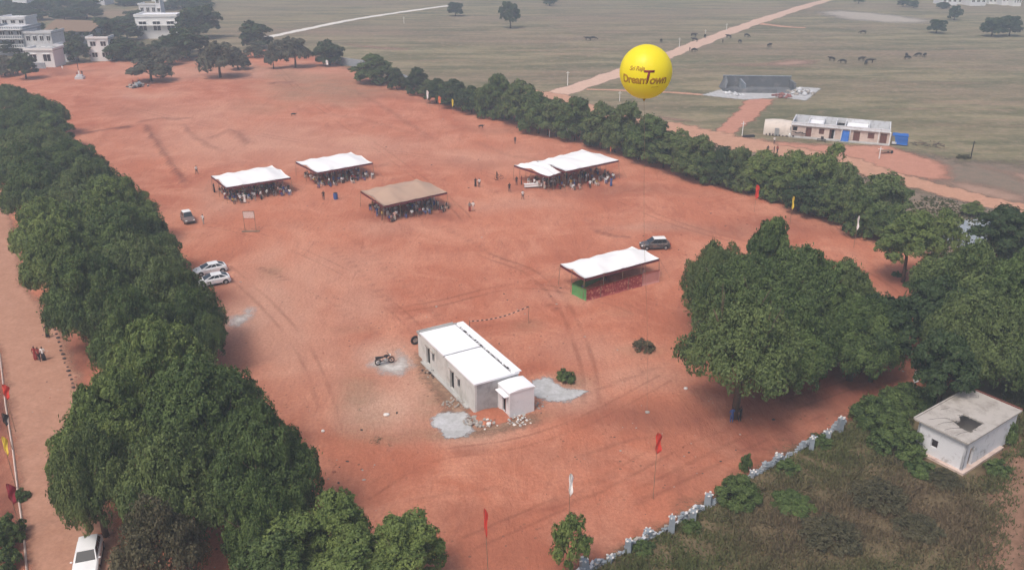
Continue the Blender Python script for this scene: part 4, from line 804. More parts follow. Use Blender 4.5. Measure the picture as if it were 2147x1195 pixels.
# burnt heap, tyre, tape barrier
def motorcycle(c, rz, label):
    t = empty("motorcycle", (c.x, c.y, GZ + .04), rz, label, "motorcycle"); t.scale = (1.1, 1.1, 1.1)
    for x in (-.66, .68):
        mb = MB(); mb.grid(lambda u, v, x=x: (x + (.27 + .055 * math.cos(6.283 * v)) * math.cos(6.283 * u), .055 * math.sin(6.283 * v), .32 + (.27 + .055 * math.cos(6.283 * v)) * math.sin(6.283 * u)), 20, 6); w = mb.build("wheel", MAT['rubber'], t, smooth=True)
        mb = MB(); mb.tube([(x, -.05, .32), (x, .05, .32)], .07, 10); mb.build("hub", MAT['metal'], w)
        mb = MB(); mb.grid(lambda u, v, x=x: (x + .36 * math.cos(math.pi * (.15 + .7 * u)), -.08 + .16 * v, .34 + .36 * math.sin(math.pi * (.15 + .7 * u))), 8, 2); mb.build("mudguard", MAT['trim'], t)
    mb = MB(); [mb.tube(p, .03, 6) for p in ([(.68, .09, .32), (.46, .06, .95)], [(.68, -.09, .32), (.46, -.06, .95)], [(.46, 0, .85), (-.1, 0, .45), (-.66, .1, .32)], [(-.66, -.1, .32), (-.1, 0, .45)], [(.46, 0, .85), (-.4, 0, .72), (-.85, 0, .78)])]; mb.build("frame", MAT['trim'], t)
    mb = MB(); mb.blob((.12, 0, .42), (.24, .15, .2), 2, .12); mb.build("engine", MAT['metal'], t)
    mb = MB(); mb.blob((.18, 0, .86), (.30, .15, .14), 2, 0); mb.build("fuel_tank", MAT['shirt_black'], t, smooth=True)
    mb = MB(); mb.grid(lambda u, v: (-.15 - .75 * u, -.13 + .26 * v, .84 + .05 * math.sin(3.14 * v) + .06 * u), 8, 4); mb.box(-.88, -.12, .74, -.12, .12, .84); mb.build("seat", MAT['trim'], t)
    mb = MB(); mb.tube([(.32, -.38, 1.06), (.44, -.12, 1.02), (.44, .12, 1.02), (.32, .38, 1.06)], .022, 6); mb.build("handlebar", MAT['trim'], t)
    for y in (-.3, .3): mb = MB(); mb.blob((.40, y, 1.24), (.02, .07, .05), 1, 0); mb.tube([(.38, y, 1.04), (.40, y, 1.22)], .01, 4); mb.build("mirror", MAT['metal'], t)
    mb = MB(); mb.blob((.58, 0, .92), (.09, .10, .10), 2, 0); mb.build("headlight", MAT['lamp'], t)
    mb = MB(); mb.tube([(.1, -.14, .3), (-.3, -.17, .28), (-.8, -.18, .36)], [.03, .045, .05], 7); mb.build("exhaust", MAT['metal'], t)
    return t
motorcycle(at(807, 764), R(22), "black motorcycle standing on the white ash left of the long house")
c = at(871, 722); t = empty("old_tyre", (c.x, c.y, GZ), 0.5, "large old tyre leaning by the back corner of the long house", "tyre")
mb = MB()
def tor(u, v): return ((.42 + .13 * math.cos(6.2832 * v)) * math.cos(6.2832 * u), .13 * math.sin(6.2832 * v), .52 + (.42 + .13 * math.cos(6.2832 * v)) * math.sin(6.2832 * u))
mb.grid(tor, 24, 8); mb.build("tread", MAT['rubber'], t, smooth=True)
mb = MB(); mb.tube([(0, -.05, .52), (0, .05, .52)], .26, 14); mb.build("hub", MAT['stone'], t)
pA, pB = at(985, 690), at(1111, 688); A_, B_ = Vector((pA.x, pA.y, 1.35)), Vector((pB.x + .1, pB.y, 2.3))
A_ = at(985, 674, 1.0); A_.x = pA.x; B_ = at(1108, 643, 2.2); pB = Vector((B_.x, B_.y, 0))
t = empty("tape_barrier", (pA.x, pA.y, GZ), 0, "red and dark striped tape strung from a stake by the house roof to a pole", "tape")
inv = Vector((-pA.x, -pA.y, 0))
mb = MB(); mb.tube([(0, 0, 0), (0, 0, A_.z + .1)], .035, 5); mb.build("stake", MAT['trim'], t)
Bl = B_ + inv; Al = Vector((0, 0, A_.z))
mb = MB(); mb.tube([(Bl.x, Bl.y, 0), (Bl.x + .05, Bl.y, Bl.z)], .03, 5); mb.build("stake", MAT['wood'], t)
for i in range(26):
    f0, f1 = i / 26, (i + 1) / 26; q0, q1 = [Al.lerp(Bl, f) - Vector((0, 0, .45 * math.sin(math.pi * f))) for f in (f0, f1)]
    mb = MB(); mb.tube([q0, q1], .075 if i % 2 else .045, 4); mb.build("tape_stripe", MAT['darkstone'] if i % 2 else MAT['shirt_pink'], t)

# tether weight line etc. lie with the balloon further below
# ------------------------------------------------------------------ small ruined white house on the right
H2 = 3.15
o2, a2, L2, W2 = Vector((38.666, 60.909, 0)), 2.187, 4.76, 9.156
ruin = empty("ruined_house", (o2.x, o2.y, 0.05), a2, "small derelict white house with a hole in its grey flat roof", "house")
mb = MB(); ya, yb = sorted((hy(.3), hy(.52))); rect_wall(.05, L2 - .3, -.2, H2 - .14, [(L2 * .52, L2 * .52 + .62, 1.05, 1.85)], ya, yb, mb); mb.build("wall", MAT['whitewall2'], ruin)
mb = MB(); lbox(mb, .05, .52, -.2, .27, 1.0, H2 - .14); lbox(mb, .05, 1.0, 2.2, .27, 1.75, H2 - .14); lbox(mb, .05, 1.75, -.2, .27, W2 - .3, H2 - .14); lbox(mb, .05, .3, -.2, .27, .52, H2 - .15); mb.build("wall", MAT['whitewall2'], ruin)
mb = MB(); lbox(mb, L2 - .5, .3, -.2, L2 - .3, W2 - .3, H2 - .14); mb.build("wall", MAT['whitewall2'], ruin)
mb = MB(); lbox(mb, .27, W2 - .5, -.2, L2 - .5, W2 - .3, H2 - .14); mb.build("wall", MAT['whitewall2'], ruin)
mb = MB(); lbox(mb, .27, W2 * .62, -.2, L2 - .5, W2 * .62 + .15, H2 - .14); mb.build("partition", MAT['concrete'], ruin)
mb = MB(); lbox(mb, .3, .6, -.1, L2 - .5, W2 - .5, .05); mb.build("floor_slab", MAT['darkstone'], ruin)  # dark floor colour paints the shade seen through the roof hole
mb = MB(); lbox(mb, -.25, -.05, -.3, L2 + .05, W2 * .75, .22, jit=.04); mb.build("plinth", MAT['plaster'], ruin)
mb = MB(); f = MB(); lbox(f, .15, 1.02, .2, .2, 1.14, 2.2); f.build("door_post", MAT['wood'], ruin)
# cracked roof slab with the broken opening (cells left out)
nx, ny = 26, 40; hole = [(0.64, 1.5), (1.05, 1.62), (1.48, 1.55), (2.0, 1.8), (2.62, 2.1), (2.3, 2.55), (2.45, 2.9), (2.75, 3.3), (2.72, 3.8), (1.8, 3.95), (0.85, 3.9), (0.74, 2.7)]
hole = [(x * L2 / 4.7, y * W2 / 8.2) for x, y in hole]
hx = np.linspace(-.12, L2, nx + 1); hyy = np.linspace(-.05, W2, ny + 1); XX, YY = np.meshgrid(hx, hyy, indexing='ij')
rr = np.random.default_rng(4); inn = np.ones_like(XX); inn[[0, -1], :] = 0; inn[:, [0, -1]] = 0
XX = XX + inn * rr.uniform(-.04, .04, XX.shape); YY = YY + inn * rr.uniform(-.05, .05, XX.shape)
cellin = poly_sd((XX[:-1, :-1] + XX[1:, 1:]) / 2, (YY[:-1, :-1] + YY[1:, 1:]) / 2, hole) < 0
sag = -0.05 * np.exp(-((XX - 1.6) ** 2 + (YY - 3.4) ** 2) / 2.5) + rr.uniform(-.006, .006, XX.shape)
mb = MB(); N = XX.size; ny1 = ny + 1
for zz in (0, 1): mb.v += [(float(x), hy(float(y)), float(H2 - .14 + zz * .16 + s_)) for x, y, s_ in zip(XX.ravel(), YY.ravel(), sag.ravel())]
def cell(i, j): return 0 <= i < nx and 0 <= j < ny and cellin[i, j]
for i in range(nx):
    for j in range(ny):
        if not cellin[i, j]: continue
        a = i * ny1 + j; q = (a, a + ny1, a + ny1 + 1, a + 1); mb.f.append(tuple(v + N for v in q)); mb.f.append(q[::-1])
        for (di, dj, e) in ((0, -1, (q[0], q[1])), (1, 0, (q[1], q[2])), (0, 1, (q[2], q[3])), (-1, 0, (q[3], q[0]))):
            if not cell(i + di, j + dj): mb.f.append((e[0], e[1], e[1] + N, e[0] + N))
mb.mi = [0] * len(mb.f); mb.build("roof", MAT['roofgrey'], ruin)
mb = MB(); lbox(mb, L2 + .001, 0, H2 - .1, L2 + .14, W2 - .02, H2 + .12); mb.build("roof_kerb", MAT['roofgrey'], ruin)
mb = MB(); lbox(mb, -.1, W2 + .001, H2 - .1, L2 + .14, W2 + .14, H2 + .14); mb.build("roof_kerb", MAT['browndoor'], ruin)
for pts in ([(3.9, .7), (3.6, 1.4), (3.2, 2.0), (2.9, 2.2)], [(3.0, .6), (2.9, 1.2), (2.5, 1.9)], [(2.2, .3), (2.0, 1.0), (1.5, 1.7)], [(4.2, 2.9), (3.9, 3.8)], [(3.9, 6.8), (3.3, 7.3), (3.6, 7.7)], [(1.2, .2), (1.1, 1.0), (.8, 1.8)]):
    mb = MB(); mb.tube([(x * L2 / 4.7, hy(y * W2 / 8.2), H2 + .018) for x, y in pts], .018, 4); mb.build("crack_edge", MAT['trim'], ruin)
mb = MB(); mb.add([(1.4, hy(1.6), .3), (2.6, hy(1.6), .4), (2.9, hy(4.0), .9), (1.8, hy(4.2), .7), (1.4, hy(1.6), .2), (2.6, hy(1.6), .3), (2.9, hy(4.0), .8), (1.8, hy(4.2), .6)], [(0, 1, 2, 3), (7, 6, 5, 4), (0, 4, 5, 1), (1, 5, 6, 2), (2, 6, 7, 3), (3, 7, 4, 0)]); mb.build("fallen_slab", MAT['darkruin'], ruin)  # slab colour darkened for the shade below the hole

# ------------------------------------------------------------------ broken boundary wall, lower right
WALL = [(1205, 1215), (1320, 1150), (1410, 1103), (1490, 1060), (1570, 1003), (1640, 965), (1700, 930), (1770, 888)]
bw = empty("boundary_wall", at(1205, 1215), 0, "low broken blue-grey stone wall with white splintered pillars between red ground and scrub", "wall"); B0 = at(1205, 1215)
WP = [at(x, y) - B0 for x, y in WALL]; seg = []
for a, b in zip(WP[:-1], WP[1:]):
    n_ = max(2, int((b - a).length / .16)); seg += [(a.lerp(b, i / n_), (b - a).normalized()) for i in range(n_)]
protos = []
for m in (MAT['bluegrey'], MAT['palecrete'], MAT['bluegrey'], MAT['stone']):
    for _ in range(3):
        mb = MB(); mb.box(-.5, -.4, -.3, .5, .4, .3, jit=.12); protos.append(mb.mesh("wall_stone", m))
cnt = 0; rest = MB()
for i, (p, d) in enumerate(seg):
    hgt = max(.12, .42 + .3 * math.sin(i * .19) + .18 * math.sin(i * .57)); n = Vector((-d.y, d.x, 0)); z = 0.03; 
    while z < hgt:
        s = random.uniform(.12, .24); q = p + n * random.uniform(-.14, .14) + Vector((0, 0, z)); 
        if cnt < 300 and random.random() < .75:
            o = link('stone', random.choice(protos), bw, q); o.scale = (s * 1.3, s * 1.2, s); o.rotation_euler = (random.uniform(-.3, .3), random.uniform(-.3, .3), math.atan2(d.y, d.x) + random.uniform(-.4, .4)); cnt += 1
        else:
            rest.box(q.x - s * .6, q.y - s * .5, q.z - s * .3, q.x + s * .6, q.y + s * .5, q.z + s * .3, jit=.04)
        z += s * .55
if rest.v: o = rest.build("small_stones", MAT['bluegrey'], bw); o['kind'] = 'stuff'
for (x, y, hp) in [(1224, 1200, 1.2), (1278, 1178, .5), (1317, 1158, 1.15), (1357, 1128, .8), (1407, 1116, 1.5), (1452, 1090, .9), (1484, 1060, 1.1), (1577, 1000, .6), (1632, 968, .7), (1700, 944, 1.3), (1733, 922, .9), (1760, 905, 1.5)]:
    q = at(x, y) - B0; pl = MB(); w = random.uniform(.20, .28); pl.box(-w, -w, -.1, w, w, hp, jit=.03); pr = pl.build("pillar", MAT['bluegrey'], bw, q, random.uniform(0, 1.5))
    top = MB(); 
    for k in range(4):
        a = k * 1.571 + random.uniform(-.3, .3); top.blob((math.cos(a) * w * 1.1, math.sin(a) * w * 1.1, hp + random.uniform(.0, .1)), (random.uniform(.07, .15), random.uniform(.06, .12), random.uniform(.05, .12)), 1, .4)
    top.build("broken_cap", MAT['white_stone'], pr)

# white kerb and row of stones by the left road
K = [(-30, 640), (0, 745), (12, 850), (28, 950), (40, 1050), (50, 1120), (62, 1260)]
kb = MB(); kp = [at(x, y) for x, y in K]; kb.tube([p + Vector((0, 0, .10)) for p in kp], .075, 4); tag(kb.build("kerb", MAT['plaster']), "thin pale kerb along the left side of the tan road", kind='structure')
proto = []
for _ in range(4): mb = MB(); mb.blob((0, 0, .06), (.22, .16, .13), 1, .25); proto.append(mb.mesh("stone", MAT['darkstone']))
for i in range(17):
    f = i / 16; x = 118 + 44 * f ** 1.2 + random.uniform(-2, 2); y = 692 + 138 * f; o = link("kerb_stone", random.choice(proto), None, at(x, y, GZ), random.uniform(0, 6)); k_ = random.uniform(.7, 1.3); o.scale = (k_, k_, k_)
    tag(o, ordinal(i) + " dark stone from the far end of the row edging the tan road", "stone", "dark stones edging the tan road")

# ------------------------------------------------------------------ long roofless building beyond the dirt road
H3 = 3.1
p_l, p_r = at(1661, 256, H3), at(1868, 273, H3); bkl = at(1680, 238, H3)
e = (p_r - p_l); L3 = e.length; a3 = math.atan2(e.y, e.x); n3 = Vector((-e.y, e.x, 0)).normalized(); W3 = abs((bkl - p_l).dot(n3)); W3 = max(4.0, min(W3, 7.5))
lb = empty("long_building", (p_l.x, p_l.y, 0.03), a3, "long roofless pink plastered building with brown shutters and open white tops", "building")
X = lambda zx: (zx - 575) / (1735 - 575) * L3      # positions read along the front
doorsx = [(752, 822, 'door'), (1035, 1068, 'door'), (1318, 1395, 'door'), (1628, 1706, 'door')]
holes = [(X(595), X(648), 1.2, 2.1), (X(752), X(822), 0, 2.15), (X(912), X(972), .9, 2.1), (X(1035), X(1103), 0, 2.15), (X(1318), X(1395), 0, 2.15), (X(1485), X(1560), .85, 2.1), (X(1628), X(1706), 0, 2.15)]
mb = MB(); rect_wall(0, L3, -.1, 2.45, holes, 0, .22, mb); mb.build("wall", MAT['plaster'], lb)
mb = MB(); mb.box(-.1, -.35, 2.45, L3 + .1, .4, 2.62); mb.box(-.05, -.12, 2.62, L3 + .05, .3, 3.1); mb.build("parapet", MAT['palecrete'], lb)
mb = MB(); mb.box(0, W3 - .22, -.1, L3, W3, 3.3); mb.build("wall", MAT['palecrete'], lb)
for nm, x in (("wall", 0), ("wall", L3 - .25)): mb = MB(); mb.box(x, .4, -.1, x + .25, W3 - .22, 3.2); mb.build(nm, MAT['palecrete'], lb)
for x in (X(760), X(940), X(1090), X(1200), X(1480)): mb = MB(); mb.box(x, .22, 0, x + .22, W3 - .22, 2.95); mb.build("partition", MAT['palecrete'], lb)
mb = MB(); mb.box(.25, .22, 0, L3 - .25, W3 - .22, .08); mb.build("floor_slab", MAT['concrete'], lb)
for x0, x1 in ((X(610), X(745)), (X(950), X(1085)), (X(1490), X(1720))): mb = MB(); mb.box(x0, W3 * .35, .1, x1, W3 - .25, 1.7, jit=.05); mb.build("inner_screen", MAT['bluegrey'], lb)
for x0, x1 in ((X(765), X(935)), (X(1225), X(1475))): mb = MB(); mb.box(x0, .35, 2.3, x1, W3 - .3, 2.42); mb.build("roof_slab", MAT['whiteroof'], lb)
mb = MB(); mb.box(X(1110), W3 * .5, .1, X(1190), W3 - .3, 2.2); mb.build("recess_shade", MAT['black'], lb)  # black block painted as the shade of a recess
for i, h in enumerate(holes):
    x0, x1, z0, z1 = h; door = z0 == 0
    if i == 0: mb = MB(); mb.box(x0, .12, z0, x1, .16, z1); mb.build("window", MAT['black'], lb); continue
    if i == 3: x1 = x0 + (x1 - x0) * .42
    mb = MB(); mb.box(x0 + .02, .08, z0 + .02, x1 - .02, .14, z1 - .02); sh = mb.build("door" if door else "window", MAT['browndoor'], lb)
    mb = MB(); nsl = 4; [mb.box(x0 + .04 + (x1 - x0 - .08) * k / nsl, .055, z0 + .05, x0 + .04 + (x1 - x0 - .08) * k / nsl + .05, .08, z1 - .05) for k in range(nsl + 1)]; mb.build("batten", MAT['trim'], sh)
mb = MB(); mb.box(X(1040), .3, 0, X(1100), .35, 2.15); mb.build("recess_shade", MAT['black'], lb)  # black panel, painted shade behind the half open door
for x in (X(1280), X(1610), X(575), X(1180)): mb = MB(); mb.box(x - .08, -.33, -.1, x + .08, -.17, 2.45); mb.build("column", MAT['whitepaint'], lb)
mb = MB(); mb.box(L3 - .02, -1.0, -.1, L3 + .2, .0, 2.6); mb.build("side_wall", MAT['whitepaint'], lb)
mb = MB(); mb.box(-.2, -1.6, -.15, L3 + .2, -.002, .12); mb.build("step", MAT['concrete'], lb)
mb = MB()
for k in range(10): x = X(610) + k * .25; mb.blob((x, -.4, .9 + .12 * math.cos(k)), (.25, .2, .12), 1, .3)
mb.build("dark_bundle", MAT['trim'], lb)
def cloth_sheet(name, P, n, m, mat, parent=None, wave=.05, thick=0.02, bumpf=None):
    """hanging or lying cloth between four corners (2 sides, real thickness)"""
    P = [Vector(p) for p in P]; nrm = (P[1] - P[0]).cross(P[3] - P[0]).normalized(); mb = MB(); ph = random.uniform(0, 6)
    def fn(u, v):
        q = P[0].lerp(P[1], u).lerp(P[3].lerp(P[2], u), v); w = wave * (math.sin(u * 11 + ph) * .6 + math.sin(u * 23 + v * 5 + ph) * .3 + math.sin(v * 9 + ph) * .3)
        return q + nrm * w + (Vector((0, 0, bumpf(u, v))) if bumpf else Vector())
    mb.grid(fn, n, m); k = len(mb.v); mb.v += [tuple(Vector(v) - nrm * thick) for v in mb.v]; mb.f += [tuple(i + k for i in f[::-1]) for f in mb.f]
    rim = [i * (m + 1) for i in range(n + 1)] + [n * (m + 1) + j for j in range(1, m + 1)] + [i * (m + 1) + m for i in range(n - 1, -1, -1)] + [j for j in range(m - 1, 0, -1)]
    for a, b in zip(rim, rim[1:] + rim[:1]): mb.f.append((a, b, b + k, a + k))
    mb.mi = [0] * len(mb.f); return mb.build(name, mat, parent, smooth=True)
q = lb.location; fwd = Vector((math.cos(a3), math.sin(a3), 0)); out = Vector((math.sin(a3), -math.cos(a3), 0))
def L3p(x, y, z): return Vector((q.x, q.y, 0)) + fwd * x + out * y + Vector((0, 0, z))
x0, x1 = X(1180), X(1272)
tag(cloth_sheet("blue_tarp", [L3p(x0, 1.5, .05), L3p(x1, 1.5, .05), L3p(x1, .5, 2.3), L3p(x0 + .2, .5, 2.3)], 12, 8, MAT['tarp_blue'], wave=.08), "bright blue tarp hung in front of the long roofless building", "tarp")
x0, x1 = L3 + .5, L3 + 3.6
t = empty("tarp_stall", L3p(x0, 0, 0.03), a3, "blue tarp lean-to at the right end of the long roofless building", "stall")
mb = MB(); [mb.tube([(x, y, 0), (x, y, 2.0)], .05, 5) for x in (0, 3.1) for y in (-.4, 1.6)]; mb.build("pole", MAT['wood'], t)
cloth_sheet("tarp", [(0.9, -.5, .3), (3.2, -.5, .2), (3.1, -.4, 2.0), (.4, -.4, 2.05)], 14, 8, MAT['tarp_blue'], t, .09)
cloth_sheet("tarp_roof", [(0, -.4, 2.0), (3.2, -.4, 2.0), (3.1, 1.7, 2.2), (0, 1.7, 2.2)], 8, 6, MAT['tarp_blue'], t, .06)
mb = MB(); mb.box(.1, -.6, .3, 1.0, 0, .7); mb.build("crate", MAT['palecrete'], t)
# pale tarp hut to its left
hA, hB = at(1600, 283), at(1656, 287); e = hB - hA; HL = e.length; ha = math.atan2(e.y, e.x)
t = empty("tarp_hut", (hA.x, hA.y, 0.03), ha, "rounded pale tarp hut left of the long roofless building", "hut")
mb = MB()
def hut(u, v):
    x = HL * u; s = math.pi * (v); r = 2.4 * (1 - .12 * abs(u - .5)); return (x + random.uniform(-.04, .04), 2.6 - 2.7 * math.cos(s) * (0.97 if u in (0, 1) else 1), max(0, 3.1 * math.sin(s) ** .62 * (0.93 + .07 * math.sin(u * 3.1)) + random.uniform(-.05, .05)))
mb.grid(hut, 8, 14); mb.build("cover", simple("pale_tarp_mat", (0.60, 0.53, 0.47), .85, .08, 2, dirt=(.45, .40, .36)), t, smooth=True)
mb = MB(); mb.box(HL - .15, .1, 0, HL - .05, 5.0, 2.2); mb.build("end_screen", MAT['stone'], t)
mb = MB(); mb.box(HL * .42, -.35, 0, HL * .58, .2, 1.7, jit=.05); mb.build("doorway", MAT['metal'], t)
mb = MB(); [mb.box(HL * .1 + k * .7, -.6, 0, HL * .1 + k * .7 + random.uniform(.2, .5), -.2, random.uniform(.2, .5), jit=.05) for k in range(9)]; mb.build("skirting_clutter", MAT['darkstone'], t)
mb = MB(); mb.blob((0, 0, .45), (.28, .28, .45), 2, .05); tag(mb.build("water_drum", MAT['whitepaint'], None, at(1655, 288)), "round white drum at the corner of the pale tarp hut", "drum")
c = at(1722, 297); t = empty("bench", (c.x, c.y, .03), a3, "small dark bench before the long roofless building", "bench"); mb = MB(); mb.box(-.9, -.3, .4, .9, .3, .48); mb.build("seat", MAT['trim'], t)
for x in (-.8, .7): mb = MB(); mb.box(x, -.25, 0, x + .1, .25, .4); mb.build("leg", MAT['trim'], t)
mb = MB(); mb.box(-.2, 0, .48, .4, .3, 1.0); tag(mb.build("box", MAT['trim'], None, (c.x, c.y, .035), a3), "small black box standing on the dark bench", "box")
c = at(1950, 305); t = empty("brush_heap", (c.x, c.y, .03), 0, "heap of dry sticks on the grass right of the blue lean-to", "sticks")
for i in range(46):
    a, qq = random.uniform(0, 6.28), math.sqrt(random.random()); p = Vector((math.cos(a) * qq * 3.2, math.sin(a) * qq * 3.4, .1)); d = Vector((random.uniform(-1.4, 1.4), random.uniform(-1.2, 1.2), random.uniform(.05, .5)))
    mb = MB(); mb.tube([p, p + d], [.07, .03], 4); mb.build("stick", MAT['darkstone'] if i % 2 else MAT['wood'], t)
c = at(1858, 322); t = empty("handcart", (c.x, c.y, .03), .3, "flat wooden cart on the red yard by the thin post", "cart"); mb = MB(); mb.box(-1.4, -.5, .5, 1.2, .5, .6); mb.build("bed", MAT['wood'], t)
for y in (-.55, .55): mb = MB(); mb.tube([(.9, y - .04, .32), (.9, y + .04, .32)], .32, 12); mb.build("wheel", MAT['trim'], t)
mb = MB(); mb.tube([(-1.4, 0, .55), (-2.4, 0, .3)], .05, 5); mb.build("handle", MAT['wood'], t)
mb = MB(); mb.box(-1.3, -.4, 0, 1.3, .4, .4, jit=.1); tag(mb.build("timber_pile", MAT['trim'], None, at(1570, 288), .2), "low dark pile beside the thin post at the road junction", "pile")

# dark ruin in the plain
rl, rr_ = at(1518, 195), at(1672, 197); e = rr_ - rl; RL = e.length; ra = math.atan2(e.y, e.x)
t = empty("dark_ruin", (rl.x, rl.y, .03), ra, "dark grey roofless ruin on pale paving out in the plain", "ruin")
mb = MB(); mb.box(1.0, 9.0, -.1, RL, 9.5, 3.1); mb.build("wall", MAT['darkruin'], t)
mb = MB(); mb.add([(0, 0, 0), (0, 9.5, 0), (1.4, 9.4, 3.0), (.8, 3, 2.4), (0, 0, 1.3), (.5, 0, 0), (.5, 9.5, 0), (1.9, 9.0, 3.0), (1.3, 3, 2.4), (.5, 0, 1.3)], [(0, 1, 2, 3, 4), (9, 8, 7, 6, 5), (0, 4, 9, 5), (4, 3, 8, 9), (3, 2, 7, 8), (2, 1, 6, 7), (0, 5, 6, 1)]); mb.build("wall", MAT['darkruin'], t)
mb = MB(); mb.box(.5, 0, -.1, RL * .72, .5, 1.1); mb.build("wall", MAT['darkruin'], t)
mb = MB(); mb.box(RL - .5, 2.5, -.1, RL, 9.0, 2.4); mb.build("wall", MAT['darkruin'], t)
mb = MB(); mb.box(RL * .28, .5, -.1, RL * .28 + .4, 9, 2.4, jit=.1); mb.build("partition", MAT['bluegrey'], t)
mb = MB(); mb.box(.5, .5, 0, RL - .5, 9, .12); mb.build("floor_slab", MAT['darkruin'], t)
mb = MB(); mb.box(.9, 8.9, 3.1, RL + .1, 9.6, 3.25); mb.build("coping", MAT['bluegrey'], t)
stone_heap("rubble_heap", at(1680, 196), 34, 3.6, .7, [MAT['palecrete'], MAT['stone']], "pale rubble at the right end of the dark ruin", h=1.2)
stone_heap("rubble_heap", at(1640, 203), 26, 2.6, .6, [simple("red_brick_rubble_mat", (.26, .12, .11), .9, .2)], "reddish rubble in front of the dark ruin", h=1.0)
stone_heap("rubble_heap", at(1535, 199), 18, 3.0, .5, [MAT['palecrete']], "small pale rubble at the left front of the dark ruin", h=.4)

# ------------------------------------------------------------------ village
def block(name, x, ybase, wpx, hm, depth, rz, label, mat='whitepaint', floors=1, wins=0, roof='concrete', extra=None):
    b = at(x, ybase); s = px_per_m(b); W = wpx / s; t = empty(name, (b.x, b.y, 0), rz, label, "building"); fh = hm / floors; hol = []
    if wins:
        for f in range(floors):
            for k in range(wins):
                cx_ = -W / 2 + W * (k + .5) / wins; hol.append((cx_ - W / wins * .26, cx_ + W / wins * .26, f * fh + fh * .38, f * fh + fh * .78))
    mb = MB(); rect_wall(-W / 2, W / 2, -.2, hm, hol, 0, .25, mb); mb.build("wall", MAT[mat], t)
    mb = MB(); mb.box(-W / 2, .251, -.2, W / 2, depth, hm - .01)
    mb.build("wall", MAT[mat], t)
    for h in hol:
        f = MB(); f.box(h[0], .14, h[2], h[1], .20, h[3]); w = f.build("window", MAT['carglass'], t)
        f = MB(); f.box((h[0] + h[1]) / 2 - .06, .08, h[2], (h[0] + h[1]) / 2 + .06, .14, h[3]); f.box(h[0] - .1, -.05, h[2] - .12, h[1] + .1, .08, h[2]); f.build("frame", MAT['whitepaint'], w)
        f = MB(); f.box(h[0] - .15, -.5, h[3] + .12, h[1] + .15, -.001, h[3] + .24); f.build("sunshade", MAT['whitepaint'], t)
    mb = MB(); mb.box(-W / 2 - .3, -.35, hm, W / 2 + .3, depth + .3, hm + .25); rf = mb.build("roof", MAT[roof], t)
    mb = MB(); [mb.box(*c) for c in ((-W / 2 - .3, -.35, hm + .251, W / 2 + .3, -.1, hm + .9), (-W / 2 - .3, -.099, hm + .251, -W / 2, depth + .3, hm + .9), (W / 2, -.099, hm + .251, W / 2 + .3, depth + .3, hm + .9))]; mb.build("parapet", MAT[mat], rf)
    return t, W
t, W = block("village_block", 212, 129, 42, 7.2, 5, .05, "white two storey block with four windows at the village edge", floors=2, wins=2)
t, W = block("village_block", 88, 142, 58, 5.2, 7, .0, "white one storey village house with two dark windows and a pale gate", floors=1, wins=2)
mb = MB(); mb.box(-1.5, -2.5, 0, 2.5, -2.2, 1.8); mb.build("gate", MAT['bluegrey'], t)
block("village_block", 133, 131, 24, 5.0, 6, .0, "small plain white block between the one storey house and the tree", 'annexwall')
t, W = block("village_block", 24, 118, 70, 9.0, 12, .0, "grey white village block with railed balconies at the far left", 'bluegrey', floors=3, wins=4, roof='palecrete')
for f in range(3):
    mb = MB(); mb.box(-W / 2, -1.6, f * 3 + 2.9, W / 2, -.36, f * 3 + 3.05); s_ = mb.build("balcony", MAT['whitepaint'], t); r2 = MB()
    for k in range(16): xx = -W / 2 + W * k / 15; r2.box(xx - .05, -1.6, f * 3 + 3.05, xx + .05, -1.5, f * 3 + 4.0)
    r2.box(-W / 2, -1.61, f * 3 + 4.0, W / 2, -1.49, f * 3 + 4.12); r2.build("railing", MAT['whitepaint'], s_)
t, W = block("village_block", 88, 118, 56, 7.5, 9, .0, "lower village block with a long white railing beside the balconies one", 'palecrete', floors=2, wins=4)
t, W = block("village_block", 35, 84, 52, 8, 9, 0.0, "pale block standing behind the balconies one", 'annexwall', floors=3, wins=3, roof='whiteroof')
c = at(140, 100); t = empty("village_hall", (c.x, c.y, 0), .06, "wide hall with a dull tan sloping roof in the village", "building")
mb = MB(); mb.box(-9, 4, 0, 8, 16, 5.4); mb.build("wall", MAT['bluegrey'], t)
mb = MB(); mb.add([(-9.6, 3.4, 5.4), (8.6, 3.4, 5.4), (8.6, 17, 7.6), (-9.6, 17, 8.4), (-9.6, 3.4, 5.2), (8.6, 3.4, 5.2), (8.6, 17, 7.4), (-9.6, 17, 8.2)], [(0, 1, 2, 3), (7, 6, 5, 4), (0, 4, 5, 1), (1, 5, 6, 2), (2, 6, 7, 3), (3, 7, 4, 0)]); mb.build("roof", MAT['wood'], t)
for k in range(5): mb = MB(); mb.box(-8 + k * 3.4, 3.94, 2.4, -6.6 + k * 3.4, 3.999, 4); mb.build("window", MAT['carglass'], t)
t, W = block("white_hall", 333, 82, 84, 8.5, 13, .10, "long white building between the village trees", floors=1, wins=3, roof='whiteroof')
mb = MB(); mb.box(-W / 2 - .8, -1.6, 5.2, W / 2 + .8, -.36, 5.6); mb.build("ledge", MAT['whitepaint'], t)
t, W = block("water_tower", 337, 50, 10, 15, 4.5, .0, "slim white stair tower rising behind the long white building", 'annexwall', floors=4, wins=1)
block("village_block", 312, 34, 36, 5, 8, .0, "pale low building behind the tower at the village", 'annexwall', wins=3)
block("village_block", 200, 12, 40, 6, 12, .0, "hazy pale building among trees near the top left", 'annexwall', wins=4)
block("village_block", 340, 4, 44, 5, 12, .0, "hazy long white building at the top edge behind the tower", 'annexwall', wins=4)
block("village_block", 45, 22, 30, 9, 12, .0, "hazy pale house near the top left corner", 'annexwall', floors=2, wins=2)
FB = "far pale buildings at the top right"
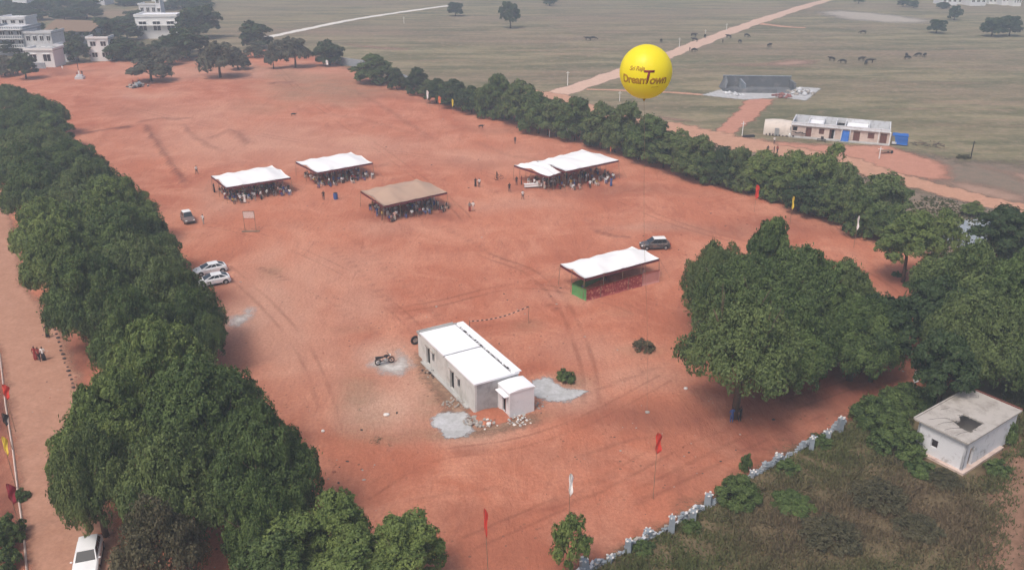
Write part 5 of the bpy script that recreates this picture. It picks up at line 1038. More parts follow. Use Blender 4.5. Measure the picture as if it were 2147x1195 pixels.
for i, (x, y, w, h) in enumerate([(1990, 12, 30, 5), (2020, 10, 26, 7), (2050, 13, 34, 5), (2085, 10, 24, 8), (2112, 12, 26, 6), (2040, 2, 30, 7), (2075, -2, 34, 6), (2132, 14, 16, 5)]):
    far, _w = block("far_house", x, y, w, h, 14, .1 * (i % 3 - 1), ["leftmost low", "second from left two storey", "wide flat middle", "tallest right hand", "right hand small", "rear left", "rear right", "last, rightmost"][i] + " pale house of the far group at the top right", 'whitepaint' if i % 2 else 'annexwall', floors=2 if h > 6 else 1, wins=3)
    far['group'] = FB
# village edge yard wall, lamp block, heap
def wall_run(name, pts, h, mat, label, th=.25):
    P = [at(x, y) for x, y in pts]; t = empty(name, P[0], 0, label, "wall")
    for a, b in zip(P[:-1], P[1:]):
        d = b - a; mb = MB(); mb.box(0, -th / 2, -.1, d.length - .01, th / 2, h); o = mb.build("wall_panel", MAT[mat], t, a - P[0], math.atan2(d.y, d.x))
    return t
wall_run("yard_wall", [(694, 130), (715, 136), (742, 140), (765, 144)], 2.4, 'bluegrey', "blue-grey wall left of the round grey-green tree")
wall_run("yard_wall", [(812, 170), (830, 168), (852, 178), (862, 184)], 2.6, 'bluegrey', "blue-grey wall between the narrow trees of the right row")
c = at(168, 166); t = empty("flagpole_base", (c.x, c.y, .02), .2, "white stepped plinth with a dark pole on the far left red ground", "plinth")
mb = MB(); mb.box(-1.2, -1.2, 0, 1.2, 1.2, .7); mb.box(-.8, -.8, .701, .8, .8, 1.2); mb.build("plinth", MAT['palecrete'], t); mb = MB(); mb.tube([(0, 0, 1.2), (0, 0, 6.5)], .08, 6); mb.build("pole", MAT['trim'], t)
mb = MB(); mb.tube([(.0, 0, 1.2), (.0, 0, 2.4)], .22, 6); mb.build("pole_sleeve", MAT['whitepaint'], t)
stone_heap("debris_heap", at(290, 182), 40, 3.0, .55, [MAT['darkstone'], MAT['bluegrey'], MAT['stone']], "grey debris heap under the low wide tan tree", h=1.0)

# ------------------------------------------------------------------ people (one skinned body each, several poses)
def body_mesh(name, joints, bones, mats, regions, hair_at):
    """joints: name -> (co, radius); bones: (a, b, region)"""
    names = list(joints); me = bpy.data.meshes.new(name + "_skel"); me.from_pydata([joints[n][0] for n in names], [(names.index(a), names.index(b)) for a, b, _ in bones], [])
    o = bpy.data.objects.new(name + "_skel", me); COL.objects.link(o)
    m = o.modifiers.new("skin", 'SKIN'); m.use_smooth_shade = True; sv = me.skin_vertices[0].data
    for i, n in enumerate(names):
        r = joints[n][1]; sv[i].radius = r if isinstance(r, tuple) else (r, r); sv[i].use_root = (n == 'pelvis')
    s2 = o.modifiers.new("sub", 'SUBSURF'); s2.levels = 1
    bpy.context.view_layer.update(); dg = bpy.context.evaluated_depsgraph_get(); out = bpy.data.meshes.new_from_object(o.evaluated_get(dg)); out.name = name
    bpy.data.objects.remove(o); bpy.data.meshes.remove(me)
    out.materials.clear()
    for mm in mats: out.materials.append(mm)
    J = {k: Vector(v[0]) for k, v in joints.items()}
    for p in out.polygons:
        c = p.center; best, reg = 9e9, 0
        for a, b, g in bones:
            A, B = J[a], J[b]; e = B - A; t = max(0, min(1, (c - A).dot(e) / e.length_squared)); d = (c - A - e * t).length
            if d < best: best, reg = d, g
        if (c - J['head']).length < .16 and (c.z > J['head'].z + .03 or c.y > J['head'].y + .03) : reg = 3
        p.material_index = reg; p.use_smooth = True
    return out
def pose(kind):
    sk, sh, tr = 0, 1, 2
    if kind in ('stand', 'walk', 'akimbo', 'robe'):
        st = .24 if kind == 'walk' else .04
        J = dict(pelvis=((0, 0, .94), (.15, .11)), waist=((0, 0, 1.10), (.14, .10)), chest=((0, 0, 1.32), (.17, .12)), neck=((0, -.01, 1.50), .05), head=((0, -.03, 1.60), (.085, .10)), crown=((0, -.02, 1.70), .07),
                 hipL=((.09, 0, .88), .09), kneeL=((.10, -st * .6 - .02, .48), .062), ankL=((.10, -st, .09), .042), toeL=((.11, -st - .15, .04), .035), hipR=((-.09, 0, .88), .09), kneeR=((-.10, st * .2, .48), .062), ankR=((-.10, st, .10), .042), toeR=((-.11, st - .14, .04), .035),
                 shL=((.19, 0, 1.42), .062), elL=((.25, .03, 1.14), .045), haL=((.24, -.08, .88), .032), fiL=((.23, -.11, .78), .02), shR=((-.19, 0, 1.42), .062), elR=((-.25, .03, 1.14), .045), haR=((-.24, -.06, .88), .032), fiR=((-.23, -.09, .78), .02))
        if kind == 'akimbo': J['elL'] = ((.38, .05, 1.18), .045); J['haL'] = ((.19, -.06, 1.02), .032); J['fiL'] = ((.13, -.08, .98), .02)
        if kind == 'robe':
            J['kneeL'] = ((.08, 0, .48), .15); J['kneeR'] = ((-.08, 0, .48), .15); J['ankL'] = ((.09, 0, .10), .14); J['ankR'] = ((-.09, 0, .10), .14)
    else:
        J = dict(pelvis=((0, 0, .50), (.16, .13)), waist=((0, .02, .66), (.14, .11)), chest=((0, 0, .88), (.17, .12)), neck=((0, -.03, 1.05), .05), head=((0, -.06, 1.15), (.085, .10)), crown=((0, -.05, 1.25), .07),
                 hipL=((.09, -.05, .50), .09), kneeL=((.13, -.45, .50), .07), ankL=((.12, -.45, .09), .045), toeL=((.12, -.60, .05), .035), hipR=((-.09, -.05, .50), .09), kneeR=((-.13, -.45, .50), .07), ankR=((-.12, -.42, .09), .045), toeR=((-.12, -.57, .05), .035),
                 shL=((.19, 0, .98), .062), elL=((.24, -.08, .72), .045), haL=((.14, -.33, .60), .032), fiL=((.12, -.42, .59), .02), shR=((-.19, 0, .98), .062), elR=((-.24, -.08, .72), .045), haR=((-.14, -.33, .60), .032), fiR=((-.12, -.42, .59), .02))
    B = [('pelvis', 'waist', sh), ('waist', 'chest', sh), ('chest', 'neck', sh), ('neck', 'head', sk), ('head', 'crown', sk)]
    for s in 'LR': B += [('pelvis', 'hip' + s, tr), ('hip' + s, 'knee' + s, tr), ('knee' + s, 'ank' + s, tr), ('ank' + s, 'toe' + s, sk), ('chest', 'sh' + s, sh), ('sh' + s, 'el' + s, sh), ('el' + s, 'ha' + s, sk), ('ha' + s, 'fi' + s, sk)]
    return J, B
BODY = {k: body_mesh(k + "_figure", *pose(k), [MAT['skin'], MAT['shirt_white'], MAT['trouser_dark'], MAT['hair']], None, None) for k in ('stand', 'walk', 'akimbo', 'robe', 'sit')}
SHIRTS = ['shirt_white', 'shirt_white', 'shirt_white', 'shirt_pink', 'shirt_blue', 'shirt_black', 'shirt_red', 'shirt_grey', 'shirt_green', 'shirt_yellow', 'shirt_black']
TROUS = ['trouser_dark', 'trouser_dark', 'trouser_brown', 'trouser_pale', 'shirt_blue']
def person(kind, loc, rz, shirt, trouser, label, group=None, s=1.0):
    o = link("person", BODY[kind], None, loc, rz); o.scale = (s, s, s)
    for i, m in ((1, shirt), (2, trouser)): o.material_slots[i].link = 'OBJECT'; o.material_slots[i].material = MAT[m]
    return tag(o, label, "person", group)
P_ = [('akimbo', 427, 471, 2.6, 'shirt_white', 'trouser_pale', "person in pale clothes standing right of the small dusty car"), ('walk', 413, 366, 1.0, 'shirt_white', 'trouser_dark', "lone person in a white shirt left of the first white canopy"), ('stand', 679, 420, .4, 'shirt_black', 'trouser_dark', "person in dark clothes beside the blue drum"),
      ('stand', 1080, 303, .4, 'shirt_black', 'trouser_dark', "lone dark figure on the open soil near the right row"), ('robe', 997, 392, .4, 'shirt_black', 'shirt_black', "person in long black clothes in the pair left of the double canopy"), ('stand', 1005, 393, 3.4, 'shirt_white', 'trouser_dark', "person in a white shirt in the pair left of the double canopy"),
      ('robe', 985, 444, .2, 'shirt_grey', 'shirt_red', "person in a dark robe in the pair right of the tan canopy"), ('stand', 992, 443, 2.9, 'shirt_white', 'shirt_pink', "person in pale clothes in the pair right of the tan canopy"), ('stand', 1068, 403, .4, 'shirt_black', 'trouser_dark', "dark figure standing apart, left of the double canopy"),
      ('stand', 1083, 389, .4, 'shirt_black', 'trouser_dark', "dark figure at the left corner pole of the double canopy"), ('stand', 1093, 388, 1.4, 'shirt_red', 'trouser_dark', "figure in a dark red top by the left corner of the double canopy"), ('walk', 1096, 419, .4, 'shirt_white', 'trouser_dark', "person in a white top nearest the camera before the double canopy"),
      ('stand', 1237, 396, 3.1, 'shirt_white', 'trouser_dark', "person in a white shirt in front of the double canopy"), ('robe', 1281, 391, 3.1, 'shirt_blue', 'shirt_blue', "person in dark blue clothes at the right of the double canopy"), ('stand', 606, 406, .5, 'shirt_black', 'trouser_dark', "dark figure at the right corner of the first canopy"), ('stand', 596, 405, .5, 'shirt_pink', 'trouser_dark', "figure in a pinkish top at the right corner of the first canopy"),
      ('robe', 514, 426, .3, 'shirt_white', 'shirt_white', "person all in white at the front of the first canopy"), ('stand', 505, 427, .3, 'shirt_white', 'trouser_dark', "white shirted person left of the one all in white"), ('walk', 916, 441, 2.3, 'shirt_black', 'trouser_dark', "dark figure walking out of the right end of the tan canopy"),
      ('robe', 450, 404, 2.3, 'shirt_black', 'shirt_black', "dark figure at the left end of the first canopy"), ('robe', 76, 755, 3.4, 'shirt_red', 'shirt_red', "person in a dark red robe walking down the tan road"), ('walk', 84, 757, 3.3, 'shirt_red', 'trouser_dark', "smaller person in dark red between two others on the tan road"), ('robe', 93, 756, 3.5, 'shirt_white', 'shirt_black', "person with black hair and white top on the tan road"),
      ('robe', 115, 671, 3.3, 'shirt_white', 'shirt_black', "person in black and white beside the avenue trees"), ('robe', 101, 708, .3, 'shirt_black', 'shirt_black', "dark figure on the road edge above the row of stones"), ('stand', 1533, 886, .3, 'shirt_blue', 'shirt_blue', "person in blue by the trunk of the front tree"), ('stand', 1550, 884, .6, 'shirt_black', 'trouser_dark', "person in black leaning by the trunk of the front tree"),
      ('stand', 1623, 303, .2, 'shirt_white', 'trouser_dark', "person in a white shirt by the pale tarp hut"), ('robe', 280, 180, .2, 'shirt_red', 'shirt_black', "person in a reddish top beside the grey debris heap"), ('stand', 291, 176, .2, 'shirt_pink', 'trouser_dark', "person in a pink top beside the grey debris heap"), ('stand', 163, 163, .2, 'shirt_red', 'trouser_dark', "person in red left of the white plinth"), ('stand', 173, 160, .2, 'shirt_black', 'trouser_dark', "person in black right of the white plinth"),
      ('stand', 1446, 109, .2, 'shirt_black', 'trouser_dark', "herder standing on the country road among the cattle"), ('walk', 1515, 92, .2, 'shirt_black', 'trouser_dark', "herder walking beside the far cattle by the road"),
      ('stand', 1609, 322, .2, 'shirt_black', 'trouser_dark', "leftmost dark figure on the dirt road behind the light green trees"), ('stand', 1622, 324, 1.2, 'shirt_black', 'trouser_brown', "second dark figure on the dirt road behind the light green trees"), ('stand', 1629, 322, 2.2, 'shirt_red', 'trouser_dark', "third dark figure on the dirt road behind the light green trees")]
for k, x, y, rz, a, b, lab in P_: person(k, at(x, y, GZ), rz, a, b, lab)

def chair_mesh():
    mb = MB(); mb.box(-.22, -.22, .40, .22, .22, .44); mb.box(-.22, .20, .44, .22, .24, .85)
    for x in (-.22, .18):
        for y in (-.22, .18): mb.box(x, y, 0, x + .04, y + .04, .40)
    for x in (-.25, .21): mb.box(x, -.2, .60, x + .04, .2, .63)
    return mb.mesh("plastic_chair", MAT['whitepaint'])
CHAIR = chair_mesh(); CHAIR_R = CHAIR.copy(); CHAIR_R.materials.clear(); CHAIR_R.materials.append(MAT['shirt_red'])

# ------------------------------------------------------------------ canopies
def canopy(label, quads, mat, zc, peak, crowd_n, who, name="canopy_tent", poles=(5, 3), group="canopies on the red ground", covers=None, seed=1, valance='maroon', lean=0.0, fill=1.0):
    rr = random.Random(seed); first = [at(x, y, zc) for x, y in quads[0]]
    c = sum(first, Vector()) / 4; t = empty(name, (c.x, c.y, GZ), 0, label, "canopy", group); off = Vector((c.x, c.y, 0))
    for qi, Q in enumerate(quads):
        dz = .6 * qi; Pn = [at(x, y, zc + dz) - off for x, y in Q]      # left, near, right, back
        pk = [(rr.uniform(.25, .4), rr.uniform(.4, .6)), (rr.uniform(.62, .78), rr.uniform(.4, .6))]
        npx, npy = poles
        def bumpf(u, v, pk=pk, ph=rr.uniform(0, 6)):
            ridge = peak * (1 - abs(2 * v - 1)) ** .8 * (.84 + .16 * math.cos(3 * math.pi * (u - .2) + ph * .3))
            edge = -.15 * abs(math.sin(math.pi * u * (npx - 1))) * (abs(2 * v - 1) ** 3) - .18 * abs(math.sin(math.pi * v * (npy - 1))) * (abs(2 * u - 1) ** 4)
            return ridge * (.35 + .65 * min(1, 4 * u, 4 * (1 - u))) + edge + .07 * math.sin(u * 13 + ph) * math.sin(v * 9) + .03 * math.sin(u * 31 + v * 7)
        # u runs near->right (long), v runs from the near long edge to the far one
        cs = cloth_sheet("canopy_sheet", [Pn[1], Pn[2], Pn[3], Pn[0]], 36, 18, mat, t, .015, .03, bumpf)
        if valance:
            for a, b in ((1, 2), (0, 1)):
                A, B = Pn[a], Pn[b]; d = Vector((0, 0, -.38)); o_ = (B - A).cross(Vector((0, 0, 1))).normalized() * .03
                cloth_sheet("valance", [A + o_ + d - Vector((0, 0, .04)), B + o_ + d, B + o_ - Vector((0, 0, .05)), A + o_ - Vector((0, 0, .05))], 24, 2, MAT[valance], t, .03)
        pr = []
        for i in range(npx):
            for j in range(npy):
                if 0 < i < npx - 1 and 0 < j < npy - 1 and i % 2: continue
                u, v = i / (npx - 1), j / (npy - 1); q = Pn[1].lerp(Pn[2], u).lerp(Pn[0].lerp(Pn[3], u), v); top = q.z + bumpf(u, v) - .02
                mb = MB(); lx = .12 * (u - .5) ; mb.tube([(q.x * 1.02 + lx, q.y * 1.01, 0), (q.x, q.y, top)], .04, 6); mb.build("pole", MAT['wood'], t)
        for (a, s_) in ((0, 1), (1, 1), (2, 1), (3, 1)):
            q = Pn[a]; out_ = (q - sum(Pn, Vector()) / 4); out_.z = 0; out_.normalize(); mb = MB(); mb.tube([q, Vector((q.x, q.y, 0)) + out_ * 1.7], .012, 4); mb.build("guy_rope", MAT['wood'], t)
        # crowd on plastic chairs
        n = crowd_n[qi] if isinstance(crowd_n, (list, tuple)) else crowd_n; cols = max(4, int(math.sqrt(n * 1.9))); rows = max(2, n // cols); face = math.atan2((Pn[2] - Pn[1]).y, (Pn[2] - Pn[1]).x)
        for i in range(cols):
            for j in range(rows):
                if rr.random() > fill: continue
                u = .0 + .98 * (i + .5) / cols + rr.uniform(-.04, .04); v = -.13 + .95 * (j + .5) / rows + rr.uniform(-.09, .07)
                q = Pn[1].lerp(Pn[2], u).lerp(Pn[0].lerp(Pn[3], u), v) + off; rz = face + rr.uniform(-.9, .9); k = rr.random()
                if k < .50:
                    ch = link("plastic_chair", CHAIR if rr.random() < .5 else CHAIR_R, None, (q.x, q.y, GZ), rz); tag(ch, "plastic chair in the rows under " + who, "chair", "chairs under " + who)
                if k < .62: person('sit', (q.x, q.y, GZ), rz, rr.choice(SHIRTS), rr.choice(TROUS), "seated person in the crowd under " + who, "crowd under " + who)
                elif k > .82: person(rr.choice(['stand', 'robe', 'akimbo', 'walk']), (q.x, q.y, GZ), rz + rr.uniform(-2, 2), rr.choice(SHIRTS), rr.choice(TROUS), "standing person in the crowd under " + who, "standing crowd under " + who, rr.uniform(.92, 1.03))
    return t, Pn, off
canopy("white canopy on poles, leftmost of all, crowded with seated people", [[(443, 369), (474, 393), (609, 372), (570, 347)]], MAT['tarp_white'], 2.8, .95, 84, "the leftmost white canopy", seed=2)
canopy("white canopy on poles, farthest back, second from the left", [[(620, 339), (665, 362), (781, 341), (736, 319)]], MAT['tarp_white'], 2.8, .85, 78, "the farthest white canopy", seed=3)
canopy("tan dusty cloth canopy in the middle of the red ground", [[(756, 400), (804, 432), (937, 403), (873, 376)]], MAT['tarp_tan'], 2.8, 1.25, 100, "the tan canopy", seed=4, valance='maroon')
canopy("double white canopy of two overlapping sheets near the right row of trees", [[(1078, 346), (1150, 370), (1190, 357), (1128, 337)], [(1126, 338), (1186, 359), (1297, 336), (1220, 314)]], MAT['tarp_white'], 2.9, .85, [44, 72], "the double white canopy", seed=5, fill=.85)
t5, P5, off5 = canopy("nearest white canopy with red and green cloth screens round its foot", [[(1175, 554), (1226, 584), (1382, 542), (1325, 517)]], MAT['tarp_white'], 2.9, 1.0, 14, "the nearest white canopy", seed=6, fill=.6)
n5, r5, l5, b5 = at(1229, 632, 0) - off5, at(1345, 601, 0) - off5, at(1199, 617, 0) - off5, at(1382, 592, 0) - off5
def up(p, z): return Vector((p.x, p.y, z))
cloth_sheet("red_screen", [up(n5, .02), up(r5, .02), up(r5, 1.75), up(n5, 1.55)], 40, 5, MAT['redcloth'], t5, .06)
cloth_sheet("green_screen", [up(l5, .02), up(n5, .02), up(n5, 1.6), up(l5, 1.5)], 12, 5, MAT['greencloth'], t5, .05)
cloth_sheet("pink_screen", [up(r5, .02) + Vector((.03, .02, 0)), up(b5, .02), up(b5, 1.85), up(r5, 1.85) + Vector((.03, .02, 0))], 14, 5, MAT['pinkcloth'], t5, .03)
bk = n5.lerp(P5[0], .75); bk2 = bk + (r5 - n5) * .62
cloth_sheet("green_back_screen", [up(l5, .02), up(bk2, .02), up(bk2, 1.5), up(l5, 1.5)], 20, 4, MAT['greencloth'], t5, .05)
cloth_sheet("maroon_back_screen", [up(bk2, .02), up(P5[3].lerp(P5[2], .1), .02), up(P5[3].lerp(P5[2], .1), 2.3), up(bk2, 2.2)], 20, 4, MAT['maroon'], t5, .05)
for f in (0, .25, .5, .75, 1): q = n5.lerp(r5, f); mb = MB(); mb.tube([(q.x, q.y, 0), (q.x, q.y, 1.85)], .035, 6); mb.build("post", MAT['wood'], t5)
# white table before the double canopy
c = at(1117, 394); t = empty("cloth_table", (c.x, c.y, GZ), .2, "table under a white cloth at the front left of the double canopy", "table")
mb = MB(); mb.box(-1.6, -.4, .72, 1.6, .4, .76); mb.build("tabletop", MAT['whitepaint'], t); cloth_sheet("tablecloth", [(-1.62, -.42, .3), (1.62, -.42, .3), (1.62, -.42, .77), (-1.62, -.42, .77)], 16, 3, MAT['whitepaint'], t, .02)
for x in (-1.5, 1.4):
    for y in (-.3, .25): mb = MB(); mb.box(x, y, 0, x + .06, y + .06, .72); mb.build("leg", MAT['metal'], t)
c = at(704, 418); t = empty("blue_drum", (c.x, c.y, GZ), 0, "dark blue drum standing alone between two canopies", "drum"); mb = MB(); mb.tube([(0, 0, 0), (0, 0, .35), (0, 0, .37), (0, 0, .75), (0, 0, .77), (0, 0, 1.1)], [.36, .37, .39, .39, .37, .36], 16); mb.build("barrel", MAT['shirt_blue'], t); mb = MB(); mb.tube([(0, 0, 1.1), (0, 0, 1.14)], .33, 16); mb.build("lid", MAT['trim'], t)
# bicycle left of the double canopy
c = at(1046, 377); t = empty("bicycle", (c.x, c.y, GZ), .3, "dark bicycle standing left of the double canopy", "bicycle")
for x in (-.52, .52):
    mb = MB(); mb.grid(lambda u, v, x=x: (x + (.33 + .03 * math.cos(6.283 * v)) * math.cos(6.283 * u), .03 * math.sin(6.283 * v), .36 + (.33 + .03 * math.cos(6.283 * v)) * math.sin(6.283 * u)), 18, 5); mb.build("wheel", MAT['rubber'], t)
mb = MB(); [mb.tube(p, .022, 5) for p in ([(-.52, 0, .36), (-.2, 0, .85)], [(-.2, 0, .85), (.38, 0, .82)], [(-.05, 0, .34), (-.2, 0, .85)], [(-.05, 0, .34), (.38, 0, .82)], [(-.52, 0, .36), (-.05, 0, .34)], [(.52, 0, .36), (.36, 0, 1.0)], [(.34, -.28, 1.02), (.34, .28, 1.02)])]; mb.build("frame", MAT['trim'], t)
mb = MB(); mb.box(-.34, -.08, .88, -.08, .08, .94); mb.build("saddle", MAT['trim'], t)
person('walk', (c.x - .35, c.y - .35, GZ), -1.2, 'shirt_black', 'trouser_dark', "dark clothed person holding the bicycle left of the double canopy")
# net board
c = at(526, 486); t = empty("net_board", (c.x, c.y, GZ), .05, "thin framed board with a torn white net on two posts", "frame")
mb = MB(); mb.box(-1.35, -.25, 0, 1.35, .25, .10); mb.build("base", MAT['wood'], t)
for x in (-.85, .82): mb = MB(); mb.tube([(x, 0, .1), (x, 0, 3.25)], .04, 6); mb.build("post", MAT['wood'], t)
mb = MB(); mb.tube([(-.88, 0, 3.25), (.85, 0, 3.25)], .04, 6); mb.tube([(-.85, 0, 2.1), (.82, 0, 2.1)], .025, 5); mb.build("crossbar", MAT['darkstone'], t)
mb = MB()
for i in range(13): x = -.82 + i * .135; mb.tube([(x, .02 * math.sin(i), 3.22), (x + .03, .05, 2.15 + .3 * random.random())], .022, 4)
for i in range(8): z = 3.15 - i * .13; mb.tube([(-.82, 0, z), (.80, .03, z - .04)], .022, 4)
mb.build("net", MAT['whitepaint'], t)

# ------------------------------------------------------------------ cars
def make_car(paint='carpaint', Lc=4.1, Wc=1.72, Hc=1.52, van=False, sleek=False):
    t = empty("parked_car", (0, 0, 0)); h = Lc / 2; wr = .32; fx, rx = h - .78, -h + .72
    top = [(-h, .62), (-h + .04, .92), (-h + .25, .98), (-.9, 1.0), (.6, .98), (h - 1.0, .94), (h - .35, .82), (h - .08, .68), (h, .50)] if not van else [(-h, .6), (-h + .03, 1.05), (-1, 1.08), (h - .9, 1.05), (h - .3, .9), (h - .05, .7), (h, .5)]
    def topz(x):
        for (x0, z0), (x1, z1) in zip(top[:-1], top[1:]):
            if x0 <= x <= x1: return z0 + (z1 - z0) * (x - x0) / (x1 - x0)
        return top[-1][1]
    sx = sorted(set([-h, h] + [round(-h + Lc * i / 44, 3) for i in range(45)])); mb = MB(); rows = []
    for x in sx:
        e = abs(x) / h; w = Wc / 2 * (1 - .16 * max(0, (e - .72) / .28) ** 2); zb = .20 + (.14 if e > .95 else 0)
        for wx in (fx, rx):
            d = abs(x - wx)
            if d < wr + .08: zb = max(zb, .32 + math.sqrt(max(0, (wr + .08) ** 2 - d * d)) * .98)
        zt = topz(x); zm = max(zb + .02, min(.62, zt - .05))
        rows.append([(-w * .96, zb), (-w, zm), (-w * .97, max(zm + .01, zt - .10)), (-w * .86, zt), (0, zt + .035), (w * .86, zt), (w * .97, max(zm + .01, zt - .10)), (w, zm), (w * .96, zb)])
    for x, r_ in zip(sx, rows): mb.v += [(x, y, z) for y, z in r_]
    for i in range(len(sx) - 1):
        for k in range(8): a = i * 9 + k; mb.f.append((a, a + 9, a + 10, a + 1))
    mb.f.append(tuple(range(9))); mb.f.append(tuple(range((len(sx) - 1) * 9, len(sx) * 9))[::-1]); mb.mi = [0] * len(mb.f)
    body = mb.build("body", MAT[paint], t, smooth=False)
    mb = MB(); mb.box(-h + .1, -Wc / 2 + .14, .22, h - .1, Wc / 2 - .14, .50); mb.build("underbody", MAT['trim'], t)
    # cabin
    b0, b1 = (-h + .22, h - 1.05) if not van else (-h + .05, h - .75); r0, r1 = (-h + .72, .25) if not van else (-h + .25, h - 1.35); wb, wt = Wc / 2 * .86, Wc / 2 * .70
    if sleek: b0, b1, r0, r1 = -h + .18, h - .92, -h + 1.15, .12
    zb_ = (.99 if not van else 1.06); V = [(b0, -wb, zb_), (b1, -wb, zb_ - .03), (b1, wb, zb_ - .03), (b0, wb, zb_), (r0, -wt, Hc - .05), (r1, -wt, Hc - .05), (r1, wt, Hc - .05), (r0, wt, Hc - .05)]
    mb = MB(); mb.add(V, [(0, 1, 5, 4), (1, 2, 6, 5), (2, 3, 7, 6), (3, 0, 4, 7)]); mb.build("cabin", MAT[paint], t)
    mb = MB(); mb.grid(lambda u, v: (r0 - .04 + (r1 - r0 + .08) * u, (-wt - .02) + (2 * wt + .04) * v, Hc - .05 + .05 * (math.sin(math.pi * v) ** .5) * (math.sin(math.pi * (u * .9 + .05)) ** .4)), 8, 8); mb.build("roof", MAT[paint], t, smooth=True)
    Vv = [Vector(v) for v in V]
    def pane(i, u0, u1, v0, v1, nm, off=.012):
        a, b, c_, d = [Vv[k] for k in [(0, 1, 5, 4), (1, 2, 6, 5), (2, 3, 7, 6), (3, 0, 4, 7)][i]]; n = (b - a).cross(d - a).normalized()
        f = lambda u, v: a.lerp(b, u).lerp(d.lerp(c_, u), v) + n * off; mb = MB(); P = [f(u0, v0), f(u1, v0), f(u1, v1), f(u0, v1)]; Q = [p - n * .02 for p in P]
        mb.add(P + Q, [(0, 1, 2, 3), (7, 6, 5, 4), (0, 4, 5, 1), (1, 5, 6, 2), (2, 6, 7, 3), (3, 7, 4, 0)]); return mb.build(nm, MAT['carglass'], t)
    pane(1, .05, .95, .06, .92, "windscreen"); pane(3, .08, .92, .15, .90, "rear_window")
    for i in (0, 2):
        for u0, u1 in (((.10, .34), (.37, .61), (.64, .90))): pane(i, *( (u0, u1) if i == 0 else (1 - u1, 1 - u0)), .10, .88, "side_window")
    for wx in (fx, rx):
        for s in (-1, 1):
            mb = MB(); y = s * (Wc / 2 - .12); mb.tube([(wx, y - .11, .32), (wx, y - .09, .32), (wx, y + .09, .32), (wx, y + .11, .32)], [.27, .32, .32, .27], 20); w = mb.build("wheel", MAT['rubber'], t)
            mb = MB(); mb.tube([(wx, y + s * .105, .32), (wx, y + s * .125, .32)], .19, 12); mb.build("rim", MAT['metal'], w)
    for s in (-1, 1):
        mb = MB(); mb.blob((h - .13, s * Wc / 2 * .70, .66), (.13, .20, .08), 2, 0); mb.build("headlight", MAT['lamp'], t)
        mb = MB(); mb.box(-h - .012, s * Wc / 2 * .70 - .14, .70, -h + .10, s * Wc / 2 * .70 + .14, .90); mb.build("taillight", MAT['tail'], t)
        mb = MB(); mb.blob((h - 1.25, s * (Wc / 2 + .06), 1.0), (.07, .10, .07), 1, 0); mb.build("mirror", MAT[paint], t)
    mb = MB(); mb.box(h - .02, -.5, .30, h + .015, .5, .46); mb.build("grille", MAT['trim'], t)
    for s in (-1, 1): mb = MB(); mb.box(-.95, s * (Wc / 2 - .005) - .01, .22, .95, s * (Wc / 2 - .005) + .01, .34); mb.build("sill", MAT['trim'], t)
    for s in (-1, 1): mb = MB(); mb.box(.08, s * (Wc / 2) - .01, .72, .2, s * (Wc / 2) + .012, .75); mb.build("door_handle", MAT['trim'], t)
    mb = MB(); mb.box(-h - .015, -.26, .45, -h + .02, .26, .57); mb.build("number_plate", MAT['lamp'], t)
    return t
def set_car(t, pa, pb, label, group=None, shift=(0, 0)):
    """front wheel side at pa, rear wheel side at pb (ground points of the side towards the camera)"""
    A, B = at(*pa), at(*pb); d = (A - B); d.z = 0; d.normalize(); n = Vector((-d.y, d.x, 0)); c = (A + B) / 2; n = n if n.y > 0 else -n
    c = c + n * .85; t.location = (c.x, c.y, GZ); t.rotation_euler = (0, 0, math.atan2(d.y, d.x)); tag(t, label, "car", group)
c1 = make_car(Lc=4.35, Hc=1.46, sleek=True); c2 = copy_tree(c1)
set_car(c1, (414, 583), (475, 571), "white car parked farther back of the two beside the avenue", "cars on the red ground")
set_car(c2, (421, 606), (480, 595), "white car parked nearer of the two beside the avenue", "cars on the red ground")
c3 = make_car('dustpaint', 3.7, 1.68, 1.66); c = at(391, 468); c3.location = (c.x, c.y + .8, GZ); c3.rotation_euler = (0, 0, R(-58)); tag(c3, "small dusty dark car with a white roof left of a standing person", "car", "cars on the red ground")
c4 = make_car('darkpaint', 4.3, 1.78, 1.66); set_car(c4, (1347, 526), (1404, 524), "dark car with a white roof parked behind the nearest canopy", "cars on the red ground")
for ch in list(c4.children) + list(c3.children):
    if ch.name.startswith('roof'): ch.data.materials[0] = MAT['whitepaint']
c5 = make_car('carpaint', 4.2, 1.8, 1.5); c = at(188, 1180); c5.location = (c.x, c.y, GZ); c5.rotation_euler = (0, 0, R(-72)); tag(c5, "white car facing the camera beside the brown tree at the lower left", "car")

